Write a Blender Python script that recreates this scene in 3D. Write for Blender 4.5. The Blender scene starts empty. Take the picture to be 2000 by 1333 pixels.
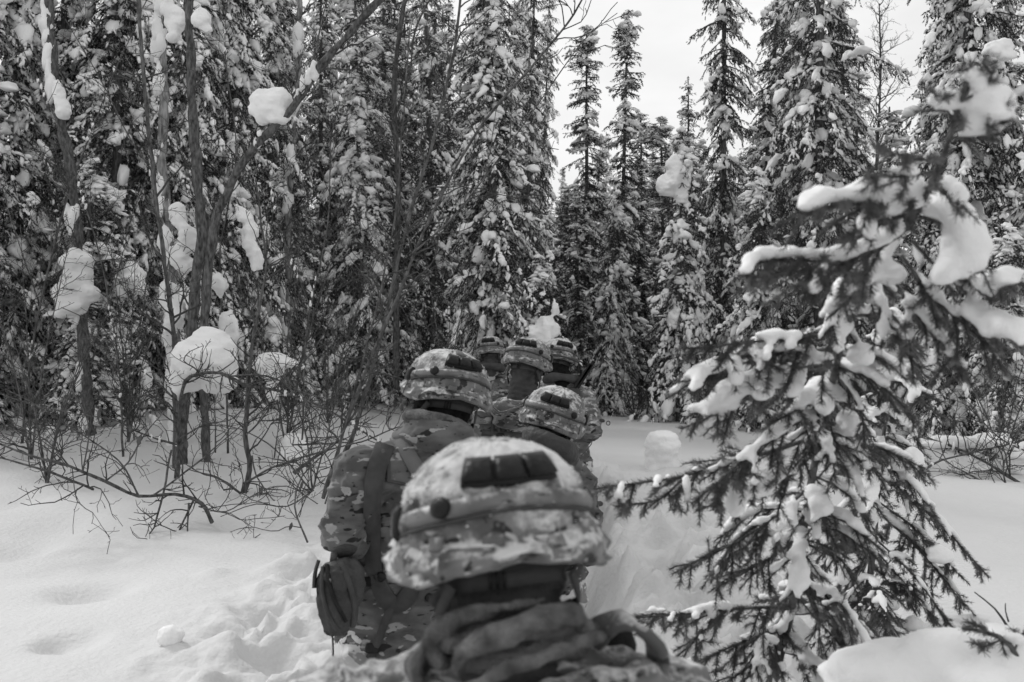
import bpy, math, random
import numpy as np
from mathutils import Vector, Matrix, Quaternion
from mathutils.bvhtree import BVHTree

# ------------------------------------------------------------------ camera, sky, sun, exposure
C = bpy.context.scene.collection
S = bpy.context.scene
R = math.radians
F = 1944.0                       # focal length in photo pixels (35 mm lens, 2000 px wide frame)
EYE = 1.30                       # camera height above the snow surface
HOR = 650.0

cam = bpy.data.cameras.new('camera'); co = bpy.data.objects.new('camera', cam); C.objects.link(co)
cam.lens = 35; cam.sensor_width = 36
cam.clip_start = 0.05; cam.clip_end = 3000
co.location = (0, 0, EYE)
co.rotation_euler = (R(90) - math.atan((666.5 - HOR) / F), 0, 0)
cam.dof.use_dof = True; cam.dof.focus_distance = 6.0; cam.dof.aperture_fstop = 5.6
S.camera = co

SUN_EL, SUN_AZ = R(42), R(-50)   # high and veiled, ahead and to the left
w = bpy.data.worlds.new('World'); S.world = w; w.use_nodes = True
nt = w.node_tree; nt.nodes.clear()
def N(tree, t, **k):
    n = tree.nodes.new(t)
    for a, b in k.items(): setattr(n, a, b)
    return n
sky = N(nt, 'ShaderNodeTexSky', sky_type='NISHITA', sun_disc=False, sun_elevation=SUN_EL, sun_rotation=SUN_AZ)
bw = N(nt, 'ShaderNodeRGBToBW'); nt.links.new(sky.outputs[0], bw.inputs[0])
tc = N(nt, 'ShaderNodeTexCoord')
mp = N(nt, 'ShaderNodeMapping'); mp.inputs['Scale'].default_value = (1, 1, 2.6); nt.links.new(tc.outputs['Generated'], mp.inputs[0])
cn = N(nt, 'ShaderNodeTexNoise'); cn.inputs['Scale'].default_value = 2.2; cn.inputs['Detail'].default_value = 6; cn.inputs['Roughness'].default_value = .52
nt.links.new(mp.outputs[0], cn.inputs['Vector'])
cr = N(nt, 'ShaderNodeValToRGB'); nt.links.new(cn.outputs[0], cr.inputs[0])
cr.color_ramp.elements[0].position = .32; cr.color_ramp.elements[0].color = (6.9, 6.9, 6.9, 1)
cr.color_ramp.elements[1].position = .68; cr.color_ramp.elements[1].color = (9.8, 9.8, 9.8, 1)
mx = N(nt, 'ShaderNodeMix', data_type='RGBA'); mx.inputs[0].default_value = .88
nt.links.new(bw.outputs[0], mx.inputs[6]); nt.links.new(cr.outputs[0], mx.inputs[7])
bg = N(nt, 'ShaderNodeBackground'); bg.inputs[1].default_value = .11
nt.links.new(mx.outputs[2], bg.inputs[0])
wo = N(nt, 'ShaderNodeOutputWorld'); nt.links.new(bg.outputs[0], wo.inputs[0])

sl = bpy.data.lights.new('sun', 'SUN'); sl.energy = 1.6; sl.angle = R(10); sl.color = (1, 1, 1)
so = bpy.data.objects.new('sun', sl); C.objects.link(so)
sd = Vector((math.sin(SUN_AZ) * math.cos(SUN_EL), math.cos(SUN_AZ) * math.cos(SUN_EL), math.sin(SUN_EL)))
so.rotation_euler = sd.to_track_quat('Z', 'Y').to_euler()

S.view_settings.view_transform = 'Standard'; S.view_settings.look = 'None'
S.view_settings.exposure = 0.07; S.view_settings.gamma = 1; S.view_settings.use_curve_mapping = False
S.render.engine = 'CYCLES'
S.cycles.use_denoising = True
S.cycles.max_bounces = 6; S.cycles.diffuse_bounces = 3; S.cycles.transparent_max_bounces = 4

rng = np.random.default_rng(7)
def P(px, py, D):                # photo pixel + distance -> a point in the place
    return np.array([(px - 1000) / F * D, D, EYE - (py - HOR) / F * D])

# ------------------------------------------------------------------ noise
_pt = np.random.default_rng(11).random(65536).astype(np.float32) * 2 - 1
def vnoise(p, seed=0):
    p = np.asarray(p, np.float64) + seed * 17.31 + 400.0
    i = np.floor(p).astype(np.int64); f = p - i; f = f * f * f * (f * (f * 6 - 15) + 10)
    def h(dx, dy, dz):
        return _pt[(((i[:, 0] + dx) * 73856093) ^ ((i[:, 1] + dy) * 19349663) ^ ((i[:, 2] + dz) * 83492791)) & 65535]
    x0 = h(0,0,0) * (1 - f[:,0]) + h(1,0,0) * f[:,0]; x1 = h(0,1,0) * (1 - f[:,0]) + h(1,1,0) * f[:,0]
    x2 = h(0,0,1) * (1 - f[:,0]) + h(1,0,1) * f[:,0]; x3 = h(0,1,1) * (1 - f[:,0]) + h(1,1,1) * f[:,0]
    a = x0 * (1 - f[:,1]) + x1 * f[:,1]; b = x2 * (1 - f[:,1]) + x3 * f[:,1]
    return a * (1 - f[:,2]) + b * f[:,2]
def fbm(p, octv=4, seed=0, gain=.5):
    s = 0; a = 1.0; q = np.array(p, np.float64)
    for o in range(octv):
        s = s + a * vnoise(q, seed + o * 3.7); q = q * 2.03; a *= gain
    return s

# ------------------------------------------------------------------ mesh helpers
def mesh_np(name, V, faces, mat=None, smooth=True):
    """faces: list of int arrays (n,k)"""
    V = np.asarray(V, np.float32)
    me = bpy.data.meshes.new(name)
    faces = [np.asarray(f, np.int32) for f in faces if len(f)]
    me.vertices.add(len(V)); me.vertices.foreach_set('co', V.ravel())
    li = np.concatenate([f.ravel() for f in faces]); cnt = np.concatenate([np.full(len(f), f.shape[1], np.int32) for f in faces])
    st = np.concatenate([[0], np.cumsum(cnt)[:-1]]).astype(np.int32)
    me.loops.add(len(li)); me.loops.foreach_set('vertex_index', li)
    me.polygons.add(len(cnt)); me.polygons.foreach_set('loop_start', st)
    me.polygons.foreach_set('use_smooth', np.full(len(cnt), smooth, bool))
    me.update(calc_edges=True); me.validate(clean_customdata=False)
    if mat: me.materials.append(mat)
    return me
def link(name, me, parent=None, loc=None, rz=None, **tags):
    o = bpy.data.objects.new(name, me); C.objects.link(o)
    if parent is not None: o.parent = parent
    if loc is not None: o.location = loc
    if rz is not None: o.rotation_euler[2] = rz
    for k, v in tags.items(): o[k] = v
    return o
def root(name, label, cat, loc=(0, 0, 0), group=None):
    o = bpy.data.objects.new(name, None); C.objects.link(o); o.location = loc; o.empty_display_size = .1
    o['label'] = label; o['category'] = cat
    if group: o['group'] = group
    return o

class Geo:                       # collects vertices and faces into ONE mesh
    def __init__(s): s.v = []; s.f = {}; s.n = 0
    def add(s, V, *Fs):
        V = np.asarray(V, float)
        for Fa in Fs:
            Fa = np.asarray(Fa)
            if len(Fa): s.f.setdefault(Fa.shape[1], []).append(Fa + s.n)
        s.v.append(V); s.n += len(V)
    def get(s): return np.concatenate(s.v), [np.concatenate(x) for x in s.f.values()]
    def mesh(s, name, mat, smooth=True):
        V, f = s.get(); return mesh_np(name, V, f, mat, smooth)

def unit(v): return v / (np.linalg.norm(v, axis=-1, keepdims=True) + 1e-12)
def ico(sub):
    import bmesh
    b = bmesh.new(); bmesh.ops.create_icosphere(b, subdivisions=sub, radius=1)
    V = np.array([v.co[:] for v in b.verts]); Fc = np.array([[v.index for v in f.verts] for f in b.faces]); b.free()
    return V, Fc
ICO = {1: ico(1), 2: ico(2), 3: ico(3)}

def frames(d):                   # perpendicular frames for directions d (n,3)
    d = unit(d); up = np.tile([0, 0, 1.0], (len(d), 1)); up[np.abs(d[:, 2]) > .95] = [1, 0, 0]
    s = unit(np.cross(d, up)); u = np.cross(s, d); return d, s, u

def blobs(G, pos, rad, ddir, sub=1, jag=.22, seed=0, sink=0):
    """lumpy ellipsoids; rad (n,3) along (dir, side, up)"""
    n = len(pos)
    if n == 0: return
    V, Fc = ICO[sub]; d, s, u = frames(np.asarray(ddir, float)); pos = np.asarray(pos, float); rad = np.asarray(rad, float)
    off = np.arange(n)[:, None, None] * 5.13 + seed
    q = (V[None] * 1.25 + off).reshape(-1, 3)
    k = (1 + jag * 1.5 * vnoise(q, 3)).reshape(n, -1, 1)
    L = V[None] * k
    L[..., 2] = np.where(L[..., 2] < 0, L[..., 2] * .55, L[..., 2])
    W = pos[:, None] + L[..., 0:1] * (rad[:, 0:1] * d)[:, None] + L[..., 1:2] * (rad[:, 1:2] * s)[:, None] + L[..., 2:3] * (rad[:, 2:3] * u)[:, None]
    Fa = (Fc[None] + (np.arange(n) * len(V))[:, None, None]).reshape(-1, 3)
    G.add(W.reshape(-1, 3), Fa)

def tube(G, pts, rad, sides=6, cap=True, rough=0., seed=0):
    pts = np.asarray(pts, float); n = len(pts); rad = np.broadcast_to(np.asarray(rad, float), (n,)).copy()
    t = np.gradient(pts, axis=0); d, s, u = frames(t)
    for i in range(1, n):        # parallel transport so the tube does not twist
        s[i] = unit(s[i-1] - d[i] * np.dot(s[i-1], d[i])); u[i] = np.cross(s[i], d[i])
    a = np.arange(sides) / sides * 2 * math.pi
    ring = np.cos(a)[None, :, None] * s[:, None] + np.sin(a)[None, :, None] * u[:, None]
    rr = rad[:, None, None] * np.ones((n, sides, 1))
    if rough: rr = rr * (1 + rough * vnoise((pts[:, None] * 9 + ring * 2).reshape(-1, 3), seed).reshape(n, sides, 1))
    V = (pts[:, None] + ring * rr).reshape(-1, 3)
    i, j = np.meshgrid(np.arange(n - 1), np.arange(sides), indexing='ij'); j2 = (j + 1) % sides
    Q = np.stack([i * sides + j, i * sides + j2, (i + 1) * sides + j2, (i + 1) * sides + j], -1).reshape(-1, 4)
    if cap:
        V = np.vstack([V, pts[0] - d[0] * rad[0] * .4, pts[-1] + d[-1] * rad[-1] * .6]); b = n * sides; jj = np.arange(sides); j3 = (jj + 1) % sides
        T = np.vstack([np.stack([np.full(sides, b), j3, jj], -1), np.stack([np.full(sides, b + 1), (n-1)*sides + jj, (n-1)*sides + j3], -1)])
        G.add(V, Q, T)
    else: G.add(V, Q)

def resample(pts, step):
    pts = np.asarray(pts, float); k = len(pts)
    if k > 2:                    # Catmull-Rom
        e = np.vstack([2 * pts[0] - pts[1], pts, 2 * pts[-1] - pts[-2]]); out = []
        for i in range(k - 1):
            p0, p1, p2, p3 = e[i:i+4]; m = max(2, int(np.linalg.norm(p2 - p1) / step))
            t = np.linspace(0, 1, m, endpoint=False)[:, None]
            out.append(.5 * ((2*p1) + (-p0+p2)*t + (2*p0-5*p1+4*p2-p3)*t**2 + (-p0+3*p1-3*p2+p3)*t**3))
        return np.vstack(out + [pts[-1:]])
    m = max(2, int(np.linalg.norm(pts[1] - pts[0]) / step) + 1)
    return pts[0] + (pts[1] - pts[0]) * np.linspace(0, 1, m)[:, None]

# ------------------------------------------------------------------ materials
def mat(name, lo, hi=None, scale=8., rough=.85, bump=0., bscale=40., detail=4., sss=0., spec=.3, stretch=(1,1,1), coord='Object', rand=0.):
    m = bpy.data.materials.new(name); m.use_nodes = True; t = m.node_tree; b = t.nodes['Principled BSDF']
    hi = lo if hi is None else hi
    tcn = N(t, 'ShaderNodeTexCoord'); mpn = N(t, 'ShaderNodeMapping'); mpn.inputs['Scale'].default_value = stretch
    t.links.new(tcn.outputs[coord], mpn.inputs[0])
    no = N(t, 'ShaderNodeTexNoise'); no.inputs['Scale'].default_value = scale; no.inputs['Detail'].default_value = detail
    t.links.new(mpn.outputs[0], no.inputs['Vector'])
    rp = N(t, 'ShaderNodeValToRGB'); rp.color_ramp.elements[0].position = .3; rp.color_ramp.elements[1].position = .7
    rp.color_ramp.elements[0].color = (lo, lo, lo, 1); rp.color_ramp.elements[1].color = (hi, hi, hi, 1)
    t.links.new(no.outputs[0], rp.inputs[0]); src = rp.outputs[0]
    if rand:
        oi = N(t, 'ShaderNodeObjectInfo'); mr = N(t, 'ShaderNodeMapRange'); mr.inputs[3].default_value = 1 - rand; mr.inputs[4].default_value = 1 + rand
        t.links.new(oi.outputs['Random'], mr.inputs[0]); vm = N(t, 'ShaderNodeVectorMath', operation='SCALE')
        t.links.new(src, vm.inputs[0]); t.links.new(mr.outputs[0], vm.inputs['Scale']); src = vm.outputs[0]
    t.links.new(src, b.inputs['Base Color'])
    b.inputs['Roughness'].default_value = rough; b.inputs['Specular IOR Level'].default_value = spec
    if sss:
        b.inputs['Subsurface Weight'].default_value = sss; b.inputs['Subsurface Radius'].default_value = (.03, .03, .03); b.inputs['Subsurface Scale'].default_value = 1
    if bump:
        n2 = N(t, 'ShaderNodeTexNoise'); n2.inputs['Scale'].default_value = bscale; n2.inputs['Detail'].default_value = 6
        t.links.new(mpn.outputs[0], n2.inputs['Vector']); bn = N(t, 'ShaderNodeBump'); bn.inputs['Strength'].default_value = bump; bn.inputs['Distance'].default_value = .02
        t.links.new(n2.outputs[0], bn.inputs['Height']); t.links.new(bn.outputs[0], b.inputs['Normal'])
    return m
M = {}
M['snow'] = mat('snow', .58, .64, scale=.8, rough=.9, bump=.5, bscale=30, spec=.2)
M['tree_snow'] = mat('tree_snow', .76, .85, scale=3, rough=.9, bump=.3, bscale=40, spec=.2)
M['needles'] = mat('needles', .018, .052, scale=1.6, rough=.75, spec=.25, rand=.25)
t_ = M['needles'].node_tree; b_ = t_.nodes['Principled BSDF']; src_ = b_.inputs['Base Color'].links[0].from_socket   # fine frost caught among the needles
tc_n = N(t_, 'ShaderNodeTexCoord'); fn = N(t_, 'ShaderNodeTexNoise'); fn.inputs['Scale'].default_value = 16; fn.inputs['Detail'].default_value = 4; fn.inputs['Roughness'].default_value = .75
t_.links.new(tc_n.outputs['Object'], fn.inputs['Vector']); fr_ = N(t_, 'ShaderNodeMapRange'); fr_.inputs[1].default_value = .54; fr_.inputs[2].default_value = .62
t_.links.new(fn.outputs[0], fr_.inputs[0]); fm = N(t_, 'ShaderNodeMix', data_type='RGBA'); fm.inputs[7].default_value = (.62, .62, .62, 1)
t_.links.new(fr_.outputs[0], fm.inputs[0]); t_.links.new(src_, fm.inputs[6]); t_.links.new(fm.outputs[2], b_.inputs['Base Color'])
M['bark'] = mat('bark', .03, .17, scale=42, rough=.9, bump=.8, bscale=60, stretch=(1, 1, .35), spec=.2)
M['twig'] = mat('twig', .035, .09, scale=20, rough=.8, spec=.25)
M['birch'] = mat('birch', .06, .36, scale=26, rough=.8, bump=.5, bscale=40, stretch=(1, 1, .3), spec=.2)
M['leaf'] = mat('leaf', .06, .13, scale=30, rough=.7)

# ------------------------------------------------------------------ ground
TX = [(-3, .02), (1.3, 0), (3.2, -.1), (4.3, .03), (5.7, .02), (7.6, .15), (9.5, -.1), (12, .1), (16, .5)]
TY_, TXX = zip(*TX)
stumps = []
def ground_h(x, y):
    x = np.asarray(x, float); y = np.asarray(y, float); p = np.stack([x, y, 0 * x], -1)
    h = .16 * fbm(p * .16, 2, 1) + .05 * fbm(p * .55, 2, 2) + .010 * fbm(p * 2.2, 3, 5)
    h = h - .16 * fbm(np.zeros((1, 3)), 2, 1)[0]
    h = h + .35 * np.clip((-x - 4) / 10, 0, 1) * np.clip((y - 8) / 12, 0, 1) - .10 * np.clip((x - 1) / 5, 0, 1)
    h = h + .30 * np.clip((-x - .8) / 2.5, 0, 1) * np.clip((y - 9.3) / 2.5, 0, 1)
    r = np.hypot(x, y); h = h + np.clip((r - 34) / 400, 0, 1) * 6 * (fbm(p * .01, 3, 9) + .4)
    # soft wind lumps and little dents
    h = h - .035 * np.clip(vnoise(p * 1.4, 21) - .45, 0, 1) * 2 + .05 * np.clip(vnoise(p * .9, 31) - .5, 0, 1)
    # trodden trench with crumbled banks
    xc = np.interp(y, TY_, TXX); wv = .50 + .10 * vnoise(p * 1.3, 41) + .05 * vnoise(p * 4.1, 42)
    d = np.abs(x - xc) / wv; ed = 1 / (1 + np.exp((d - 1) * (7 + 3 * vnoise(p * 2, 43))))
    gate = np.clip((15 - y) / 3, 0, 1)
    rub = .5 + .5 * fbm(p * 5.5, 3, 44)
    h = h - gate * ed * (.56 - .10 * rub)
    bank = np.exp(-((d - 1.35) / .28) ** 2) * gate
    h = h + bank * (.035 + .09 * np.clip(fbm(p * 4.8, 4, 45, .6), -.3, 1))
    # churned snow beside the trench, to the right
    ch = np.exp(-((x - 1.15) / .55) ** 2) * np.clip((y - 2.5) / 1.5, 0, 1) * np.clip((9.5 - y) / 3, 0, 1)
    cz = fbm(p * 3.1, 4, 46, .55)
    h = h + ch * (-.09 + .13 * cz - .14 * np.clip(vnoise(p * 2.6, 47), 0, 1) + .05 * np.clip(1 - 3 * np.abs(vnoise(p * 5.2, 49)), 0, 1))
    h = h - ch * .16 * np.clip(vnoise(p * np.array([3.6, 2.6, 1]), 52) * 3 - 1.1, 0, 1)
    h = h - gate * ed * .13 * np.clip(vnoise(p * np.array([4.2, 2.8, 1]), 53) * 3 - .7, 0, 1)
    ch2 = np.exp(-((x + .95) / .35) ** 2) * np.clip((7.5 - y) / 3, 0, 1) * np.clip((y + 1) / 1, 0, 1)
    h = h + ch2 * (.075 * fbm(p * 4.4, 4, 48, .6) - .02 + .05 * np.clip(1 - 3 * np.abs(vnoise(p * 4.7, 50)), 0, 1))
    return h
def gh(x, y): return float(ground_h([x], [y])[0])
def dents(x, y, h):              # shallow old tracks and fallen lumps on the open snow, left and right
    for (px, py, rr, dz) in [(180,1158,.17,-.04),(520,1200,.14,-.035),(470,1020,.2,-.03),(40,1050,.2,-.035),(110,1020,.25,-.03),(415,1130,.08,.012),
                             (95,1275,.06,-.02),(420,1290,.07,.013),(455,1305,.06,.013),(150,1270,.1,-.02),(230,960,.2,-.02),(560,1120,.13,.016),
                             (520,1160,.10,.014),(15,985,.22,-.03),(1500,870,.3,-.03),(1900,1010,.3,-.02)]:
        D = EYE * F / (py - HOR); X = (px - 1000) / F * D
        h = h + 2.4 * dz * np.exp(-(((x - X) / rr) ** 2 + ((y - D) / (rr * 1.3)) ** 2) ** 1.3)
    return h
def axis(fine, lo, hi, grow, far):
    a = list(np.arange(lo, hi, fine)); s = fine
    while a[-1] < far: s *= grow; a.append(a[-1] + s)
    s = fine
    while a[0] > -far: s *= grow; a.insert(0, a[0] - s)
    return np.array(a)
gx = axis(.022, -2.2, 2.2, 1.075, 900); gy = axis(.026, 2.0, 8.5, 1.075, 900)
X, Y = np.meshgrid(gx, gy); hh = dents(X.ravel(), Y.ravel(), ground_h(X.ravel(), Y.ravel()))
ny, nx = X.shape; ii, jj = np.meshgrid(np.arange(ny - 1), np.arange(nx - 1), indexing='ij'); b0 = ii * nx + jj
gm = mesh_np('snow_ground', np.stack([X.ravel(), Y.ravel(), hh], -1), [np.stack([b0, b0 + 1, b0 + nx + 1, b0 + nx], -1).reshape(-1, 4)], M['snow'])
g = link('snow_ground', gm); g['kind'] = 'structure'; g['label'] = 'deep snow with a trodden trench through it'

# ------------------------------------------------------------------ spruces of the forest
def spruce_meshes(H, Rb, seed, snow=1., droop=.9, power=.8, club=0., dead=.03, dens=1., big=.05, top_snow=.5):
    r = np.random.default_rng(seed)
    nb = int(H * 41 * dens)
    hz = H * (dead + (1 - dead) * np.sort(r.random(nb)) ** .95); hz = np.minimum(hz, H * .995)
    rel = hz / H
    L = Rb * (1 - rel) ** power * r.uniform(.3, 1.15, nb) + .09
    if club: L += club * np.exp(-((rel - .93) / .05) ** 2) * r.uniform(.6, 1, nb)
    # clumpy outline: sectors and heights where the branches run long or short
    az = r.random(nb) * 2 * math.pi
    L *= 1 + .38 * vnoise(np.stack([np.cos(az) * 1.3, np.sin(az) * 1.3, hz * 1.5], -1), seed)
    tw = Geo(); sn = Geo(); bk = Geo()
    bend = r.normal(0, .03, 2) * H
    def tc_(z): return np.stack([bend[0] * (z / H) ** 2, bend[1] * (z / H) ** 2, z], -1)
    z = np.linspace(-.3, H, 24); tube(bk, tc_(z), .012 + .0075 * H * (1 - np.clip(z, 0, H) / H) ** .9, 7, rough=.25)
    st, dr, ln, on_top = [], [], [], []
    sp, srad, sdir = [], [], []
    for k in range(nb):
        n = max(4, int(L[k] / .06)); t = np.linspace(0, 1, n)
        o = np.array([math.cos(az[k]), math.sin(az[k]), 0])
        dd = droop * (1.05 - .75 * rel[k] ** 1.5) * r.uniform(.6, 1.35)
        zz = (.25 * (1 - dd)) * t - dd * .85 * t ** 1.6 + .16 * dd * t ** 4
        pts = tc_(np.array([hz[k]]))[0] + o * (t * L[k] * (1 - .22 * dd * t))[:, None] + np.array([0, 0, 1]) * (zz * L[k])[:, None]
        side = np.array([-o[1], o[0], 0]); pts += side * (np.sin(t * 3 + k) * .06 * L[k])[:, None]
        if L[k] > .25: tube(bk, pts[::2] if n > 6 else pts, np.linspace(.008 + .006 * L[k], .003, len(pts[::2] if n > 6 else pts)), 3, cap=False)
        tg = unit(np.gradient(pts, axis=0))
        # hanging side twigs
        m = max(4, int(L[k] / .036)); tt = r.uniform(.08, 1, m); ix = np.minimum((tt * (n - 1)).astype(int), n - 2); fr = (tt * (n - 1) - ix)[:, None]
        b = pts[ix] * (1 - fr) + pts[ix + 1] * fr; sg = r.choice([-1, 1], m)[:, None]
        tl = (.05 + .30 * L[k] * (1 - .6 * tt)) * r.uniform(.5, 1.2, m); tl = np.minimum(tl, .34)
        td = unit(tg[ix] * r.uniform(.3, .9, (m, 1)) + side * sg * r.uniform(.3, .9, (m, 1)) + np.array([0, 0, -1]) * (droop * r.uniform(.3, 1.3, (m, 1))))
        st += [pts[:-1], b]; dr += [pts[1:] - pts[:-1], td * tl[:, None]]
        # snow along the branch and on the twigs
        ps = snow * (.42 + .62 * max(0, vnoise(np.array([[o[0] * 2, o[1] * 2, hz[k] * 2.1]]), seed + 5)[0] + .35)) * (top_snow + (1 - top_snow) * (1 - rel[k]))
        run = vnoise(pts * 4.5, seed + 9) * .9 + .5        # snow lies in runs, with bare stretches between
        nm = run < ps * 1.05; q = pts[nm] + r.normal(0, .010, (nm.sum(), 3))
        sz = r.uniform(.014, .036, len(q)) * (1 + 1.0 * (r.random(len(q)) < .16))
        sp.append(q + [0, 0, 1] * (sz * .5)[:, None]); sdir.append(tg[nm] + r.normal(0, .35, (len(q), 3))); srad.append(np.stack([sz * r.uniform(1.0, 1.9, len(q)), sz * r.uniform(.8, 1.3, len(q)), sz * r.uniform(.6, 1.0, len(q))], -1))
        nm = (vnoise(b * 4.5, seed + 9) * .9 + .5 + r.normal(0, .12, m)) < ps * .80; q = b[nm] + td[nm] * (tl[nm] * r.uniform(.1, .9, nm.sum()))[:, None]
        sz = r.uniform(.010, .024, len(q))
        sp.append(q + [0, 0, 1] * (sz * .5)[:, None] + o * (sz * .4)[:, None]); sdir.append(td[nm] + r.normal(0, .2, (len(q), 3))); srad.append(np.stack([sz * r.uniform(1.2, 3.0, len(q)), sz, sz * .8], -1))
        if r.random() < big * snow and L[k] > .3:
            q = pts[int(n * r.uniform(.35, .95))]; sz = r.uniform(.05, .10); nn = r.integers(5, 9)
            sp.append(q + r.normal(0, .55, (nn, 3)) * sz + tg[-1] * r.uniform(-1, 1, (nn, 1)) * sz); sdir.append(tg[-1] + r.normal(0, .5, (nn, 3)))
            srad.append(sz * r.uniform(.4, .85, (nn, 1)) * np.array([1.25, 1, .8]))
    st = np.vstack(st); dr = np.vstack(dr); ln = np.linalg.norm(dr, axis=1)
    # needle tufts: slim triangles around every twig
    cnt = np.maximum(2, (ln * 88 * dens ** .3).astype(int)); idx = np.repeat(np.arange(len(st)), cnt)
    u = r.random(len(idx))[:, None]; base = st[idx] + dr[idx] * u; d, s, up = frames(dr[idx])
    a = r.random(len(idx))[:, None] * 2 * math.pi; rd = np.cos(a) * s + np.sin(a) * up
    nl = r.uniform(.018, .042, (len(idx), 1)); wd = r.uniform(.0058, .0105, (len(idx), 1))
    tip = base + d * nl * .8 + rd * nl * .62; sw = unit(np.cross(rd, d)) * wd
    V = np.stack([base - sw - d * .004, base + sw - d * .004, tip], 1).reshape(-1, 3)
    tw.add(V, np.arange(len(V)).reshape(-1, 3))
    sp = np.vstack(sp); sdir = np.vstack(sdir); srad = np.vstack(srad) * 1.12
    bigm = srad[:, 1] > .036
    blobs(sn, sp[~bigm], srad[~bigm], sdir[~bigm], 1, .32, seed); blobs(sn, sp[bigm], srad[bigm], sdir[bigm], 2, .42, seed + 3)
    TOT.append((len(idx), sn.n))
    if 0: print('spruce', seed, 'branches', nb, 'needles', len(idx), 'snow', len(sp))
    return bk.mesh('trunk', M['bark']), tw.mesh('needles', M['needles'], False), sn.mesh('snow', M['tree_snow'])

TOT = []
VAR = {
 'snowy':   spruce_meshes(10.5, 1.5, 1, 1.25, .95, .85, big=.17, dens=1.0),
 'snowy2':  spruce_meshes(8.0, 1.3, 2, 1.25, 1.05, .75, big=.16, dens=1.0),
 'mixed':   spruce_meshes(11.0, 1.45, 3, .85, .95, .8, big=.08, dens=.95),
 'dark':    spruce_meshes(10.5, 1.2, 4, .6, .95, .75, big=.04, dens=.85),
 'slender': spruce_meshes(7.5, .56, 5, .75, .85, .42, club=.10, big=.03, dens=1.35),
 'droopy':  spruce_meshes(4.0, .85, 6, 1.35, 1.35, .7, big=.12, dens=1.1),
 'lean':    spruce_meshes(9.0, .80, 8, .6, 1.0, .5, club=.05, dead=.05, big=.04, dens=1.15),
}
VH = {'snowy': 10.5, 'snowy2': 8., 'mixed': 11., 'dark': 10.5, 'slender': 7.5, 'droopy': 4., 'lean': 9.}
def plant(var, px, D, H, label, wide=1., rz=0., tilt=(0, 0), group=None, name='spruce_tree'):
    x = (px - 1000) / F * D; s = H / VH[var]
    o = root(name, label, 'tree', (x, D, gh(x, D) - .03), group)
    o.rotation_euler = (tilt[0], tilt[1], rz); o.scale = (wide, wide, s)
    for nm, me in zip(('trunk', 'crown', 'crown_snow'), VAR[var]):
        c_ = link(nm, me, o)
        if nm != 'trunk': c_['kind'] = 'stuff'
    return o
def top(ty, D): return EYE + (HOR - ty) / F * D
FG = 'spruces along the front of the forest'
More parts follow.
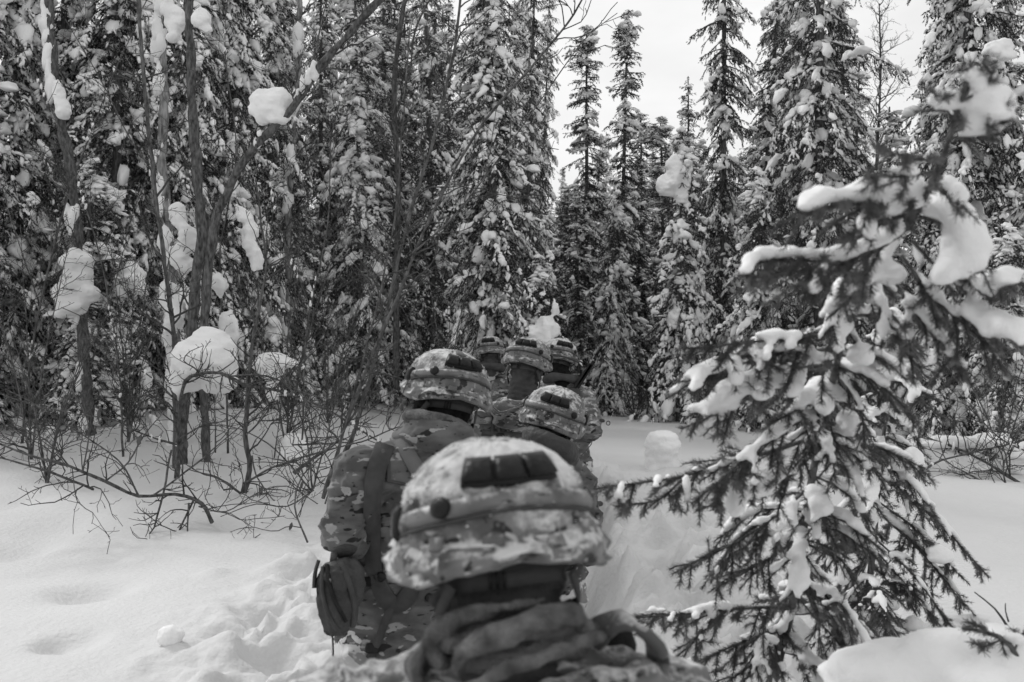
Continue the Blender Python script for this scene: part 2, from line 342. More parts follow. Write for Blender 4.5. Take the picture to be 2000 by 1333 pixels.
front = [
 ('mixed', 1600, 13, 11.5, 'tall broad snow-dusted spruce rising out of frame behind the small leaning sapling', .9, .4),
 ('snowy', 1880, 11.5, 10.5, 'tall dense spruce behind the snow-loaded tip of the near sapling', .85, 2.0),
 ('dark', 2110, 11, 10.6, 'spruce cut off by the right-hand edge of the photo', 1.0, 1.1),
 ('lean', 1412, 15, 9.6, 'tall slender dark spruce whose straight spire stands left of the leaning one', .8, 3.0),
 ('slender', 1470, 15.6, 9.0, 'leaning slender spruce that forks away from the straight spire beside it', .85, .2),
 ('mixed', 1345, 16.2, top(138, 16.2), 'mid-height spruce with a thin pointed tip just right of the open sky', .62, 4.0),
 ('droopy', 1325, 14, top(262, 14), 'short drooping spruce carrying a big pointed white snow cap', .95, 1.0),
 ('slender', 1296, 20, top(215, 20), 'small far pointed spruce low in the open sky, right one of a pair', .9, 2.6),
 ('slender', 1254, 21, top(213, 21), 'small far pointed spruce low in the open sky, left one of a pair', 1.0, 5.0),
 ('slender', 1213, 18, top(10, 18), 'lone slender spruce with a shaggy club-shaped top standing against the white sky', .95, .9),
 ('slender', 1146, 18, top(45, 18), 'narrow spruce with a thin tip at the left edge of the open sky', .95, 2.2),
 ('snowy', 965, 13.6, 9.6, 'big snow-covered spruce directly behind the file of soldiers', .85, 5.4),
 ('dark', 1028, 16.5, 9.0, 'dark spruce at the left border of the open sky, right of the big snowy one', .62, .0),
 ('dark', 845, 17, 11, 'dark tall spruce between the two snow-covered ones in the middle', .8, 3.3),
 ('snowy2', 705, 15, 7.0, 'snow-covered conical spruce left of the middle with drooping white tiers', .82, .6),
 ('dark', 628, 19, 9.8, 'dark spruce right of the narrow strip of sky', .7, 1.9),
 ('lean', 775, 18.5, 9.0, 'thin dark spruce squeezed in beside the conical snowy one', .7, 1.2),
 ('mixed', 530, 15.5, 11.0, 'tall spruce behind the round snow lump on the leaning bare trunk', .8, 2.9),
 ('snowy', 455, 13.5, 11, 'snow-plastered spruce behind the bare leaning trunk', .8, 3.6),
 ('snowy2', 352, 12.6, 9.5, 'heavy snow-laden spruce behind the pair of birch stems', .95, 4.5),
 ('snowy', 232, 12.2, 11, 'wide spruce with drooping snow-laden boughs left of the birch stems', .95, .3),
 ('mixed', 130, 12.8, 11, 'tall spruce behind the crooked dark trunk on the far left', .9, 1.4),
 ('snowy2', 40, 11.8, 9.4, 'snow-laden spruce at the left edge with low sweeping boughs', 1.0, 2.4),
 ('snowy', -90, 11, 10, 'spruce cut off by the left edge of the photo', 1.0, 5.7),
 ('droopy', 1190, 16.0, 3.6, 'low drooping young spruce at the edge of the clearing right of the soldiers', .75, 2.1),
 ('snowy2', 1740, 14.5, 4.6, 'snowy spruce filling the gap between the two tall right-hand trees', .85, 2.8),
 ('droopy', 1490, 12.8, 3.4, 'short snow-heavy spruce in front of the tall broad one', .9, 4.4),
 ('droopy', 1975, 10.4, 2.5, 'low snowy young spruce by the fallen bare brush at the right edge', .8, 4.0),
 ('droopy', 575, 14.6, 3.7, 'low drooping spruce behind the mushroom-shaped snow cap', .9, 5.1),
 ('droopy', 1060, 13.2, 2.6, 'small bent spruce with a white crest just behind the soldiers', .8, .5),
 ('droopy', 160, 11.2, 3.0, 'low spruce hung with snow beneath the crooked dark trunk', 1.05, 2.2),
]
for v, px, D, H, lb, wd, rz in front:
    o = plant(v, px, D, H, lb, wd, rz)
    if 'leaning slender' in lb: o.rotation_euler = (0, R(3.0), rz)
rb = np.random.default_rng(77)
def cap_y(px):
    if 1065 < px < 1240: return 235
    if 1240 <= px < 1450: return 240
    if 1450 <= px < 1520: return 200
    if 1665 < px < 1800: return 330
    if 570 < px < 650: return 330
    if 1960 < px: return 250
    return -150
nback = 0
def zone(px):
    for lim, s_ in ((330, 'the far-left spruces and crooked trunk'), (600, 'the birch and the leaning bare trunk'), (850, 'the conical snowy spruce left of centre'), (1080, 'the big snowy spruce above the soldiers'),
                    (1500, 'the clearing under the open sky'), (9999, 'the two tall right-hand spruces')):
        if px < lim: return 'dark snow-dusted spruce deep in the forest behind ' + s_, 'spruces deep behind ' + s_
for row, D0 in enumerate([17.5, 20, 22.5, 25.5, 29, 33, 38, 44]):
    px = -220 + rb.uniform(0, 60); step = 1.35 / D0 * F * (1.0 if row < 3 else .9)
    while px < 2290:
        D = D0 + rb.uniform(-1.2, 1.2); cy = cap_y(px)
        ty = cy + rb.uniform(0, 160) if cy > 0 else rb.uniform(-260, 120)
        H = min(top(ty, D), 12)
        v = rb.choice(['dark', 'mixed', 'lean', 'snowy2', 'dark'] if cy < 0 else ['lean', 'slender', 'snowy2'])
        plant(str(v), px, D, H, zone(px)[0], rb.uniform(.65, 1.0), rb.uniform(0, 6.28),
              (rb.normal(0, .02), rb.normal(0, .02)), zone(px)[1])
        nback += 1; px += step * rb.uniform(.7, 1.35)


# ------------------------------------------------------------------ merged, rounded snow (and cloth) by voxel remeshing
def vox(G, voxel, smooth=6, noise=None):
    V, fs = G.get(); me = mesh_np('tmp', V, fs); o = bpy.data.objects.new('tmp', me); C.objects.link(o)
    md = o.modifiers.new('r', 'REMESH'); md.mode = 'VOXEL'; md.voxel_size = voxel; md.adaptivity = 0
    if smooth: ms = o.modifiers.new('s', 'SMOOTH'); ms.iterations = smooth; ms.factor = .6
    dg = bpy.context.evaluated_depsgraph_get(); e = o.evaluated_get(dg); m2 = e.to_mesh()
    n = len(m2.vertices); V = np.empty(n * 3, np.float32); m2.vertices.foreach_get('co', V); V = V.reshape(-1, 3).astype(float)
    Nn = np.empty(n * 3, np.float32); m2.vertices.foreach_get('normal', Nn); Nn = Nn.reshape(-1, 3).astype(float)
    k = len(m2.polygons); q = np.empty(len(m2.loops), np.int32); m2.loops.foreach_get('vertex_index', q)
    lt = np.empty(k, np.int32); m2.polygons.foreach_get('loop_total', lt); ls = np.empty(k, np.int32); m2.polygons.foreach_get('loop_start', ls)
    f4 = q[ls[lt == 4][:, None] + np.arange(4)]; f3 = q[ls[lt == 3][:, None] + np.arange(3)]
    e.to_mesh_clear(); bpy.data.objects.remove(o); bpy.data.meshes.remove(me)
    if noise is not None: V = V + Nn * noise(V, Nn)[:, None]
    return V, [f for f in (f4, f3) if len(f)]
def PL(pts, D=None):             # a polyline of (px, py, D)
    out = []
    for p in pts: out.append(P(p[0], p[1], p[2] if len(p) > 2 else D))
    return np.array(out)
def interpD(pts, D0, D1):
    n = len(pts); return [(p[0], p[1], D0 + (D1 - D0) * i / (n - 1)) for i, p in enumerate(pts)]

# ------------------------------------------------------------------ bare broadleaf stems
leaf_spots = []
def shoots(G, pts, rad, r, per_m=9, ln=(.12, .5), level=0, up=.35, gate=0., maxl=2):
    L = np.linalg.norm(np.diff(pts, axis=0), axis=1).sum(); n = int(L * per_m)
    for k in range(n):
        t = r.uniform(gate, 1) * (len(pts) - 1); i = min(int(t), len(pts) - 2); p = pts[i] + (pts[i+1] - pts[i]) * (t - i)
        d = unit(pts[i+1] - pts[i]); q = r.normal(0, 1, 3); q[1] *= .7; q = unit(q - d * np.dot(q, d))
        d0 = unit(d * r.uniform(.3, .9) + q * .9 + np.array([0, 0, up])); l = r.uniform(*ln) * (1 - .45 * t / len(pts))
        m = max(3, int(l / .05)); a = [p]
        for j in range(m):
            d0 = unit(d0 + r.normal(0, .24, 3) + np.array([0, 0, .05 * up])); a.append(a[-1] + d0 * l / m)
        a = np.array(a); r0 = min(rad[i] * .6, .0030 + .011 * l); rr = np.linspace(r0, .0020, len(a))
        tube(G, a, rr, 4 if level == 0 else 3, cap=False)
        if level < maxl: shoots(G, a, rr, r, per_m=11 if level == 0 else 14, ln=(.03, .5 * l), level=level + 1, up=up, gate=.15, maxl=maxl)
        elif l > .05:
            e = a[-1]; tube(G, np.array([e, e + d0 * .016]), [.0040, .0016], 3, cap=False)
        if level == 1 and r.random() < .03: leaf_spots.append((a[-1], d0))
def plaster(G, pts, rad, r, prob=.5, size=.03, side=-1.):
    n = len(pts); run = vnoise(pts * 3.2, int(r.integers(50))) * .9 + .5
    for i in range(n):
        if run[i] < prob:
            s = size * r.uniform(.6, 1.5)
            blobs(G, [pts[i] + [side * rad[i] * .9, -rad[i] * .3, s * .3]], [[s * 1.5, s * .8, s * .8]], [[.1, 0, 1]], 2, .35, int(r.integers(99)))
def stem_tree(name, label, cat, lines, mat_, seed, per_m=7, ln=(.15, .6), group=None, snow=0., snow_size=.03, gate=.1, maxl=2, up=.35, leaves=True, sides=8):
    """lines: list of (polyline of (px,py,D), base radius, tip radius); the first is the trunk"""
    r = np.random.default_rng(seed); p0 = P(*lines[0][0][0]); base = np.array([p0[0], p0[1], p0[2]])
    o = root(name, label, cat, tuple(base), group); tw = Geo(); sn = Geo(); first = True
    for pts, r0, r1 in lines:
        a = resample(PL(pts), .07); a += .006 * np.stack([vnoise(a * 6, 1), vnoise(a * 6, 2), vnoise(a * 6, 3)], -1) * (r0 > .006)
        rr = r0 + (r1 - r0) * np.linspace(0, 1, len(a)) ** .8
        g_ = Geo(); tube(g_, a - base, rr, sides if r0 > .012 else 5, rough=.5 if r0 > .012 else .3, seed=seed)
        link('trunk' if first and r0 > .02 else 'stem' if first else 'branch', g_.mesh('stem', mat_), o)
        shoots(tw, a - base, rr, r, per_m * 1.35, ln, 0, up, gate if first else 0, maxl)
        if snow: plaster(sn, a - base, rr, r, snow, snow_size)
        first = False
    if tw.n: link('twigs', tw.mesh('twigs', M['twig'], True), o, kind='stuff')
    if sn.n: link('clinging_snow', sn.mesh('snow', M['tree_snow']), o, kind='stuff')
    return o
def leafmesh(seed):
    r = np.random.default_rng(seed); a = np.linspace(0, 1, 7); w_ = np.sin(a * math.pi) ** .8 * .2; c = .25 * a ** 2
    V = []; 
    for i, t in enumerate(a): V += [[-w_[i] * (1 + r.normal(0, .1)), .1 * r.normal() + c[i], -t], [0, c[i] - .12, -t], [w_[i] * (1 + r.normal(0, .1)), .1 * r.normal() + c[i], -t]]
    Fq = []
    for i in range(6):
        for j in range(2): b = i * 3 + j; Fq.append([b, b + 1, b + 4, b + 3])
    return mesh_np('dry_leaf', np.array(V), [np.array(Fq)], M['leaf'])
LEAF = [leafmesh(k) for k in range(3)]

def at(*a): return a
birchG = 'bare trunks on the left'
stem_tree('birch_tree', 'straight rough-barked birch trunk plastered with snow down its left side', 'tree',
  [([(342,935,10.2),(345,800,10.2),(342,640,10.2),(330,480,10.2),(318,330,10.2),(322,200,10.2),(318,80,10.2),(325,-60,10.2)], .058, .045)], M['birch'], 21, 2, (.3, .9), snow=.62, snow_size=.075, gate=.4)
stem_tree('dark_tree', 'dark straight trunk just right of the snow-plastered birch', 'tree',
  [([(352,930,9.3),(356,800,9.3),(370,690,9.3),(383,560,9.3),(393,440,9.3),(382,280,9.3),(374,120,9.3),(370,-60,9.3)], .055, .038),
   ([(405,930,9.4),(398,700,9.4),(402,560,9.4),(404,420,9.4)], .04, .03)], M['bark'], 22, 2, (.3, .8), snow=.28, snow_size=.05, gate=.3)
stem_tree('leaning_tree', 'thick bare trunk bending up to the right with a round snow lump on it', 'tree',
  [([(398,700,8.8),(405,560,8.75),(420,440,8.7),(452,360,8.6),(500,285,8.5),(560,225,8.4),(600,170,8.3),(640,115,8.2),(700,50,8.1),(790,-50,8.0)], .040, .030),
   ([(505,285,8.5),(560,210,8.7),(610,120,8.9),(640,0,9)], .012, .006)], M['bark'], 23, 3, (.3, .9), snow=.12, snow_size=.04)
stem_tree('crooked_tree', 'crooked dark trunk on the far left with snow packed along it', 'tree',
  [([(175,860,10.5),(165,700,10.5),(158,560,10.5),(150,450,10.5),(138,330,10.5),(118,220,10.5),(105,120,10.5),(92,-40,10.5)], .06, .05)], M['bark'], 24, 3, (.3, 1.0), snow=.35, snow_size=.065)
stem_tree('alder_sapling', 'slim bare sapling with a straight dark stem left of the birch trunks', 'tree',
  [([(343,932,9.0),(341,780,9),(338,640,8.9),(322,520,8.8),(305,380,8.7),(290,240,8.6),(280,120,8.5),(270,-40,8.5)], .024, .014),
   ([(300,340,8.7),(250,260,8.6),(190,140,8.5),(130,40,8.4)], .008, .004)], M['bark'], 25, 5, (.3, 1.0))
stem_tree('alder_sapling', 'bare forked sapling rising from the snow just right of the tall snow cap', 'tree',
  [([(470,982,7.65),(487,920,7.65),(480,850,7.65),(484,760,7.6),(492,680,7.6),(506,600,7.5),(520,520,7.5),(510,430,7.4),(500,350,7.3)], .022, .006),
   ([(482,850,7.6),(515,815,7.5),(528,790,7.4),(512,768,7.3),(506,740,7.2)], .008, .004),
   ([(470,965,7.6),(430,936,7.5),(398,928,7.4),(360,905,7.3)], .009, .004),
   ([(475,945,7.6),(530,915,7.4),(600,890,7.2),(690,868,7.0),(780,835,6.8)], .010, .004),
   ([(492,890,7.6),(500,930,7.5),(540,985,7.3),(575,1000,7.2),(618,1060,7.0)], .007, .003)], M['bark'], 26, 8, (.15, .7))
stem_tree('alder_sapling', 'tall bare sapling with two close stems rising behind the second soldier\'s left shoulder', 'tree',
  [([(668,900,7.5),(700,820,7.5),(735,690,7.4),(765,570,7.3),(800,420,7.2),(838,300,7.1),(868,190,7.0),(890,80,6.9),(905,-40,6.8)], .017, .009),
   ([(640,950,7.2),(668,850,7.2),(712,690,7.1),(745,560,7.0),(775,400,6.9),(790,200,6.8),(800,60,6.8)], .010, .005)], M['bark'], 27, 5, (.25, 1.0))
stem_tree('alder_sapling', 'bare sapling arching right across the forest to hanging dry catkins near the sky', 'tree',
  [([(630,975,6.5),(660,880,6.5),(700,760,6.4),(760,620,6.2),(820,470,6.0),(890,330,5.8),(960,220,5.6),(1040,130,5.4),(1120,30,5.2),(1150,-30,5.1)], .013, .005),
   ([(800,500,6.0),(880,430,5.8),(960,330,5.6),(1040,220,5.4),(1110,120,5.3),(1150,70,5.2),(1205,28,5.1)], .006, .0025)], M['bark'], 28, 5, (.2, .8))
stem_tree('alder_bush', 'low bare branch sweeping left over the snow from a snapped stub', 'bush',
  [([(412,1022,6.8),(400,995,6.8),(380,978,6.8),(340,966,6.75),(270,968,6.6),(205,942,6.5),(135,912,6.4),(60,890,6.3),(0,868,6.2),(-60,840,6.1)], .016, .006),
   ([(376,980,6.8),(348,1040,6.6),(328,1112,6.4)], .008, .004),
   ([(368,985,6.8),(368,1055,6.5),(398,1084,6.4),(455,1075,6.3),(508,1043,6.2)], .007, .003),
   ([(335,880,7.0),(322,940,6.8),(300,1030,6.6),(260,1075,6.4),(258,1094,6.4)], .008, .005),
   ([(205,942,6.5),(250,905,6.4),(280,850,6.3),(330,795,6.2)], .007, .003),
   ([(160,925,6.4),(172,860,6.4),(170,820,6.4),(140,760,6.4)], .006, .003),
   ([(140,912,6.4),(150,980,6.2),(180,1002,6.1),(178,1024,6.1)], .004, .002),
   ([(183,957,6.6),(100,925,6.4),(40,905,6.3),(-30,885,6.2)], .010, .005),
   ([(270,968,6.6),(230,900,6.5),(160,850,6.4),(80,800,6.3),(10,760,6.2)], .007, .003),
   ([(135,912,6.4),(90,860,6.3),(30,830,6.2),(-20,790,6.2)], .006, .003),
   ([(300,966,6.7),(380,910,6.7),(450,850,6.7),(520,800,6.7)], .007, .003),
   ([(388,990,6.8),(440,1000,6.6),(500,965,6.5),(560,950,6.4),(620,985,6.3)], .006, .003)], M['bark'], 29, 9, (.12, .55))
stem_tree('alder_bush', 'tangle of bare twigs reaching right from under the tall snow cap', 'bush',
  [([(345,935,8.4),(348,860,8.3),(352,790,8.2),(362,745,8.0),(385,732,7.9),(430,728,7.8),(480,752,7.6),(560,768,7.4),(640,802,7.2),(720,850,7.0),(770,880,6.9)], .020, .005),
   ([(440,735,7.7),(520,735,7.5),(600,770,7.3),(690,790,7.1),(780,810,6.9)], .008, .003),
   ([(480,752,7.6),(540,740,7.4),(600,700,7.2),(640,640,7.0)], .006, .003),
   ([(345,870,8.2),(280,850,8.0),(220,820,7.8),(150,810,7.6),(60,790,7.4),(0,770,7.3)], .009, .003),
   ([(348,860,8.2),(400,830,8.0),(450,820,7.8),(480,790,7.6)], .008, .003),
   ([(352,790,8.0),(300,740,7.8),(240,700,7.6),(200,640,7.4),(120,600,7.2)], .008, .003)], M['bark'], 30, 8, (.15, .6), snow=.10, snow_size=.014)
stem_tree('alder_bush', 'thin bare stems standing in the open snow left of the soldiers', 'bush',
  [([(575,925,8.2),(600,905,8.1),(632,882,8.0),(660,860,7.9),(640,840,7.8)], .016, .006),
   ([(535,895,8.6),(548,800,8.6),(560,690,8.6)], .006, .003),
   ([(420,885,8.8),(420,820,8.8),(419,760,8.8)], .008, .004),
   ([(570,870,8.4),(620,868,8.2),(690,862,8.0),(720,850,7.9)], .008, .004),
   ([(635,985,6.3),(650,920,6.4),(620,860,6.4),(600,790,6.4),(560,740,6.4)], .006, .003),
   ([(600,1060,6.0),(575,990,6.2),(590,930,6.3),(650,870,6.4),(700,800,6.5)], .006, .003)], M['bark'], 31, 8, (.12, .6))
stem_tree('birch_tree', 'thin pale birch against the narrow strip of sky', 'tree',
  [([(560,690,14),(562,540,14),(566,380,14),(580,220,14),(586,60,14),(590,-60,14)], .055, .03)], M['birch'], 32, 5, (.4, 1.3), snow=.35, snow_size=.08)
stem_tree('birch_tree', 'leafless birch crown showing against the sky between the two tall right-hand spruces', 'tree',
  [([(1705,760,19),(1708,500,19),(1712,300,19),(1718,150,19),(1715,10,19)], .06, .012)], M['bark'], 33, 7, (.5, 1.6), gate=.35)
stem_tree('birch_tree', 'leafless dark birch rising between the middle spruces with twiggy limbs', 'tree',
  [([(775,760,14.5),(774,560,14.5),(778,360,14.5),(770,180,14.5),(782,60,14.5),(800,-60,14.5)], .05, .03),
   ([(774,220,14.5),(800,140,14.4),(812,60,14.4),(850,-20,14.4)], .02, .01)], M['bark'], 34, 4, (.4, 1.2), gate=.3)
stem_tree('fallen_brush', 'fallen bare brush lying across the snow at the right edge', 'bush',
  [([(2060,985,8.6),(1960,925,8.8),(1880,880,9.0),(1800,850,9.2),(1760,820,9.3)], .016, .006),
   ([(1775,935,9.0),(1840,900,9.0),(1920,880,8.9),(2040,850,8.8)], .012, .006),
   ([(1960,965,8.4),(1900,930,8.6),(1850,900,8.8),(1830,840,9)], .010, .004),
   ([(2050,900,8.6),(1960,860,8.8),(1900,800,9),(1880,740,9)], .010, .004),
   ([(1985,975,8.4),(1960,930,8.5),(1975,870,8.6),(2020,800,8.7)], .008, .004)], M['bark'], 35, 9, (.2, .9), snow=.12, snow_size=.02)
stem_tree('bare_twig', 'single forked twig poking out of the snow beyond the near snow pile', 'twig',
  [([(1972,1228,2.9),(1945,1190,2.9),(1905,1158,2.9)], .0045, .002), ([(1972,1216,2.9),(1966,1195,2.9),(1966,1180,2.9)], .003, .0015)], M['bark'], 36, 0)
stem_tree('bare_twig', 'small bent twig lying in the churned snow right of the third soldier', 'twig',
  [([(1118,905,6.5),(1138,888,6.5),(1155,868,6.5),(1157,856,6.5)], .005, .002), ([(1136,890,6.5),(1124,885,6.5)], .003, .0015)], M['bark'], 37, 3, (.04, .1), maxl=0)
for k, (lb, ls) in enumerate([
 ('thin bare sapling leaning right across the far-left spruces', [([(40,880,10),(70,640,9.9),(130,400,9.8),(210,180,9.7),(300,-20,9.6)], .013, .004), ([(80,600,9.9),(20,420,9.8),(-20,260,9.7)], .007, .003)]),
 ('thin bare sapling crossing behind the crooked trunk and bending left', [([(240,900,9.6),(230,700,9.6),(190,480,9.5),(120,260,9.4),(30,60,9.3)], .012, .004), ([(215,600,9.5),(260,420,9.4),(330,260,9.3)], .007, .003)]),
 ('slender bare sapling between the dark trunk and the leaning trunk', [([(445,900,9.8),(440,700,9.7),(430,500,9.6),(462,300,9.5),(440,100,9.4),(450,-30,9.4)], .012, .005), ([(435,480,9.6),(370,340,9.5),(330,180,9.4)], .006, .003)]),
 ('thin bare sapling right of the mushroom-shaped snow cap, twigs spreading', [([(590,860,9.0),(600,640,9.0),(640,440,8.9),(650,260,8.8),(690,120,8.7)], .011, .004), ([(605,600,9.0),(545,440,8.9),(520,300,8.8)], .007, .003)]),
 ('low many-stemmed bare sapling just left of the second soldier', [([(610,960,6.9),(600,860,6.9),(560,740,6.8),(500,640,6.7)], .008, .003), ([(612,955,6.9),(640,840,6.8),(660,740,6.7),(640,650,6.6)], .007, .003), ([(608,958,6.9),(540,880,6.8),(470,840,6.7),(390,820,6.6)], .007, .003), ([(612,958,6.9),(560,990,6.7),(500,985,6.5),(430,1010,6.4)], .006, .003)])]):
    stem_tree('alder_sapling', lb, 'tree', ls, M['bark'], 80 + k, 6.5 if k < 4 else 8, (.2, .95) if k < 4 else (.12, .5), snow=.05, snow_size=.015)
# far-side shrubs whose fine twigs veil the foot of the forest
rt = np.random.default_rng(5)
for k, (px, D, hgt) in enumerate([(60,9.5,2.6),(250,10.2,2.4),(640,11.5,2.2),(870,12,2.4),(1240,14.5,1.8),(1960,9.8,1.6),(90,8.2,1.5),(560,10,2.6)]):
    x = (px - 1000) / F * D; z = gh(x, D); by = HOR + (EYE - z) * F / D; tp = HOR - (hgt - EYE) * F / D
    wh = ['leafless shrub under the spruces at the far left edge', 'leafless shrub in front of the wide drooping spruce on the left', 'leafless shrub at the foot of the conical snowy spruce',
          'leafless shrub behind the second soldier\'s helmet', 'leafless shrub at the foot of the lone slender spruce', 'leafless shrub behind the fallen brush at the right edge',
          'small leafless shrub in the open snow at the far left', 'tall leafless shrub behind the mushroom-shaped snow cap'][k]
    ls = []
    for j in range(4):
        dx = rt.uniform(-150, 150); ls.append(([(px, by + 4, D), (px + dx * .3, by + (tp - by) * .4, D + rt.uniform(-.2, .2)), (px + dx, tp + rt.uniform(0, 60), D + rt.uniform(-.5, .5))], .011, .003))
    stem_tree('bare_shrub', wh, 'shrub', ls, M['bark'], 60 + k, 7, (.2, .8), group='leafless shrubs under the spruces')

# dry leaves still hanging on the low branches: parts of the sweeping branch
bush = [o for o in bpy.data.objects if o.name.startswith('alder_bush')][0]; bl = np.array(bush.location)
for k, (px, py, s, D) in enumerate([(275,862,.085,6.3),(194,812,.09,6.6),(205,838,.07,6.6),(252,838,.06,6.6),(262,853,.055,6.6),(508,905,.08,6.6),(512,960,.075,6.6),(590,950,.06,6.5),(25,855,.075,6.3),
        (128,805,.06,6.5),(362,868,.07,6.6),(610,738,.07,6.9),(585,802,.06,6.9),(570,1030,.06,6.4),(7,880,.05,6.3),(155,852,.06,6.5),(645,790,.05,6.9),(700,835,.05,6.9)]):
    o = link('dry_leaf', LEAF[k % 3], bush, tuple(P(px, py, D) + [0, 0, s * .5] - bl)); o.scale = (s, s, s); o.rotation_euler = (.2 * math.sin(k), .35 * math.cos(k * 2), k)

# ------------------------------------------------------------------ snow lumps that rest on stubs and stems: things of their own
def lump(name, label, D, balls, voxel=.02, jag=.18, cat='snow cap', group=None, smooth=8, kx=1.):
    """balls: (px, py, rx_px, rz_px) in photo pixels at distance D"""
    G_ = Geo(); r = np.random.default_rng(int(balls[0][0])); base = P(balls[0][0], balls[0][1], D)
    for px, py, rx, rz in balls:
        p = P(px, py, D) - base; a, c = rx / F * D, rz / F * D
        blobs(G_, [p + [0, r.normal(0, .1) * a, 0]], [[a, a * .95 * kx, c]], [[1, 0, 0]], 3, jag, int(r.integers(99)))
        V = G_.v[-1]; low = V[:, 2] < p[2]; V[low, 2] = p[2] + (V[low, 2] - p[2]) * 1.5
    V, fs = vox(G_, voxel, smooth, lambda v, n: .012 * fbm((v + base) * np.array([9, 9, 26]), 3, 3) * min(1, D / 6) + .004 * fbm((v + base) * 60, 2, 4) * min(1, D / 6))
    o = link(name, mesh_np(name, V, fs, M['tree_snow']), None, tuple(base)); o['label'] = label; o['category'] = cat
    if group: o['group'] = group
    return o
lump('snow_lump', 'biggest snow cap, a tall white dome perched on bare stubs left of the soldiers', 8.3, [(400,700,58,56),(380,720,46,50),(362,742,30,38),(420,720,40,45),(425,748,33,28),(350,755,16,26)])
lump('snow_lump', 'mushroom-shaped snow cap on a thin stump right of the tallest cap', 9.4, [(536,712,40,20),(520,716,26,22),(535,735,22,18),(532,765,17,24)])
lump('snow_lump', 'round snow lump stuck on the leaning bare trunk against the dark forest', 8.45, [(528,208,36,32),(512,214,24,28),(548,196,26,25),(545,232,24,22),(515,238,13,14),(508,262,7,10)])
lump('snow_lump', 'stacked snow lumps like a snowman on the crooked trunk at far left', 10.3, [(148,512,27,26),(150,548,28,28),(158,572,32,28),(145,600,36,26),(128,580,20,24)], jag=.3)
lump('snow_lump', 'long snow lump clinging to the bend of the crooked trunk high on the left', 10.3, [(118,190,13,26),(124,220,15,24),(112,170,9,16)], jag=.3)
lump('snow_lump', 'pair of rounded snow lumps high on the birch trunk at the top left', 9.9, [(345,45,20,30),(340,70,16,18),(330,20,14,30)], jag=.3)
lump('snow_lump', 'rounded snow lump high on the dark trunk beside the birch', 9.15, [(395,38,18,24),(405,60,12,16)], jag=.3)
lump('snow_lump', 'heavy snow hanging between the birch and dark trunks at mid height', 9.8, [(352,430,20,26),(362,465,24,30),(350,500,20,30),(368,520,14,18)], jag=.35)
lump('snow_lump', 'tall ragged snow mass against the foot of the birch trunk above the biggest cap', 9.9, [(328,590,18,34),(345,620,22,36),(326,650,14,30),(385,600,18,30),(360,580,14,22)], jag=.4)
lump('snow_lump', 'lacy snow lump on the drooping spruce left of the birch trunk', 11.2, [(256,535,26,18),(250,555,26,20),(275,565,18,20),(240,572,12,12)], jag=.4)
lump('snow_lump', 'snow patch on the branches behind the slim forked sapling', 9.6, [(470,420,16,22),(485,460,16,34),(500,510,15,34),(450,640,20,44),(430,560,16,22)], jag=.4)
lump('snow_lump', 'large pointed snow cap on the short drooping spruce below the open sky', 13.75, [(1318,330,16,22),(1330,350,22,30),(1310,362,22,20),(1330,385,14,22)], jag=.35)
lump('snow_lump', 'white snow crest on the bent little spruce just above the rearmost helmet', 12.7, [(1062,632,14,16),(1050,655,20,18),(1072,650,16,26),(1085,600,8,20)], jag=.45)
lump('snow_lump', 'snow lump near the top right corner on the tall dense spruce', 10.6, [(1950,92,24,20),(1938,100,18,16),(1962,112,16,12)], jag=.3)
lump('snow_lump', 'small flat snow lump on a branch end beside the right-hand patch of sky', 12.2, [(1684,100,17,9),(1672,102,10,8)], jag=.25)
lump('snow_stump', 'bullet-shaped snow-covered stump standing alone in the clearing', 8.9, [(1293,886,36,34),(1293,905,35,34),(1294,930,36,36),(1294,960,35,34)], jag=.05, cat='snow stump')
lump('snow_mound', 'low squarish snow block on the snow behind the bare saplings', 9.6, [(575,870,26,26),(590,880,22,20),(560,885,22,22),(575,900,30,20)], jag=.12, cat='snow mound')
lump('snow_ball', 'single snowball lying on the smooth snow at bottom left', 3.95, [(331,1293,25,20),(331,1300,24,18)], .007, jag=.08, cat='snowball')
_st = [o for o in bpy.data.objects if o.name == 'snow_stump'][0]; _st.location[2] += .07
_sb = [o for o in bpy.data.objects if o.name == 'snow_ball'][0]; _sb.location[2] = gh(_sb.location[0], _sb.location[1]) + .028
lump('snow_ledge', 'undercut snow ledge beneath the fallen brush at right', 9.2, [(1840,865,60,14),(1920,862,60,16),(1990,880,50,18),(1860,940,30,12),(2000,915,50,22)], jag=.3, cat='snow ledge', kx=.5)

# ------------------------------------------------------------------ the two young spruces on the right
M['hero_needles'] = mat('hero_needles', .05, .17, scale=12, rough=.6, spec=.4)
def needled(G, seg_a, seg_b, r, per_m=1400, nl=(.009, .016), w_=.0010, gravity=.0):
    d = seg_b - seg_a; ln = np.linalg.norm(d, axis=1); cnt = np.maximum(1, (ln * per_m).astype(int)); idx = np.repeat(np.arange(len(ln)), cnt)
    u = r.random(len(idx))[:, None]; b = seg_a[idx] + d[idx] * u; dd, s, up = frames(d[idx]); a = r.random(len(idx))[:, None] * 2 * math.pi
    rd = np.cos(a) * s + np.sin(a) * up; L = r.uniform(*nl, (len(idx), 1)); tip = b + dd * L * r.uniform(.35, .8, (len(idx), 1)) + rd * L * .85
    sw = unit(np.cross(rd, dd)) * w_; V = np.stack([b - sw, b + sw, tip + sw * .35, tip - sw * .35], 1).reshape(-1, 3)
    G.add(V, np.arange(len(V)).reshape(-1, 4))
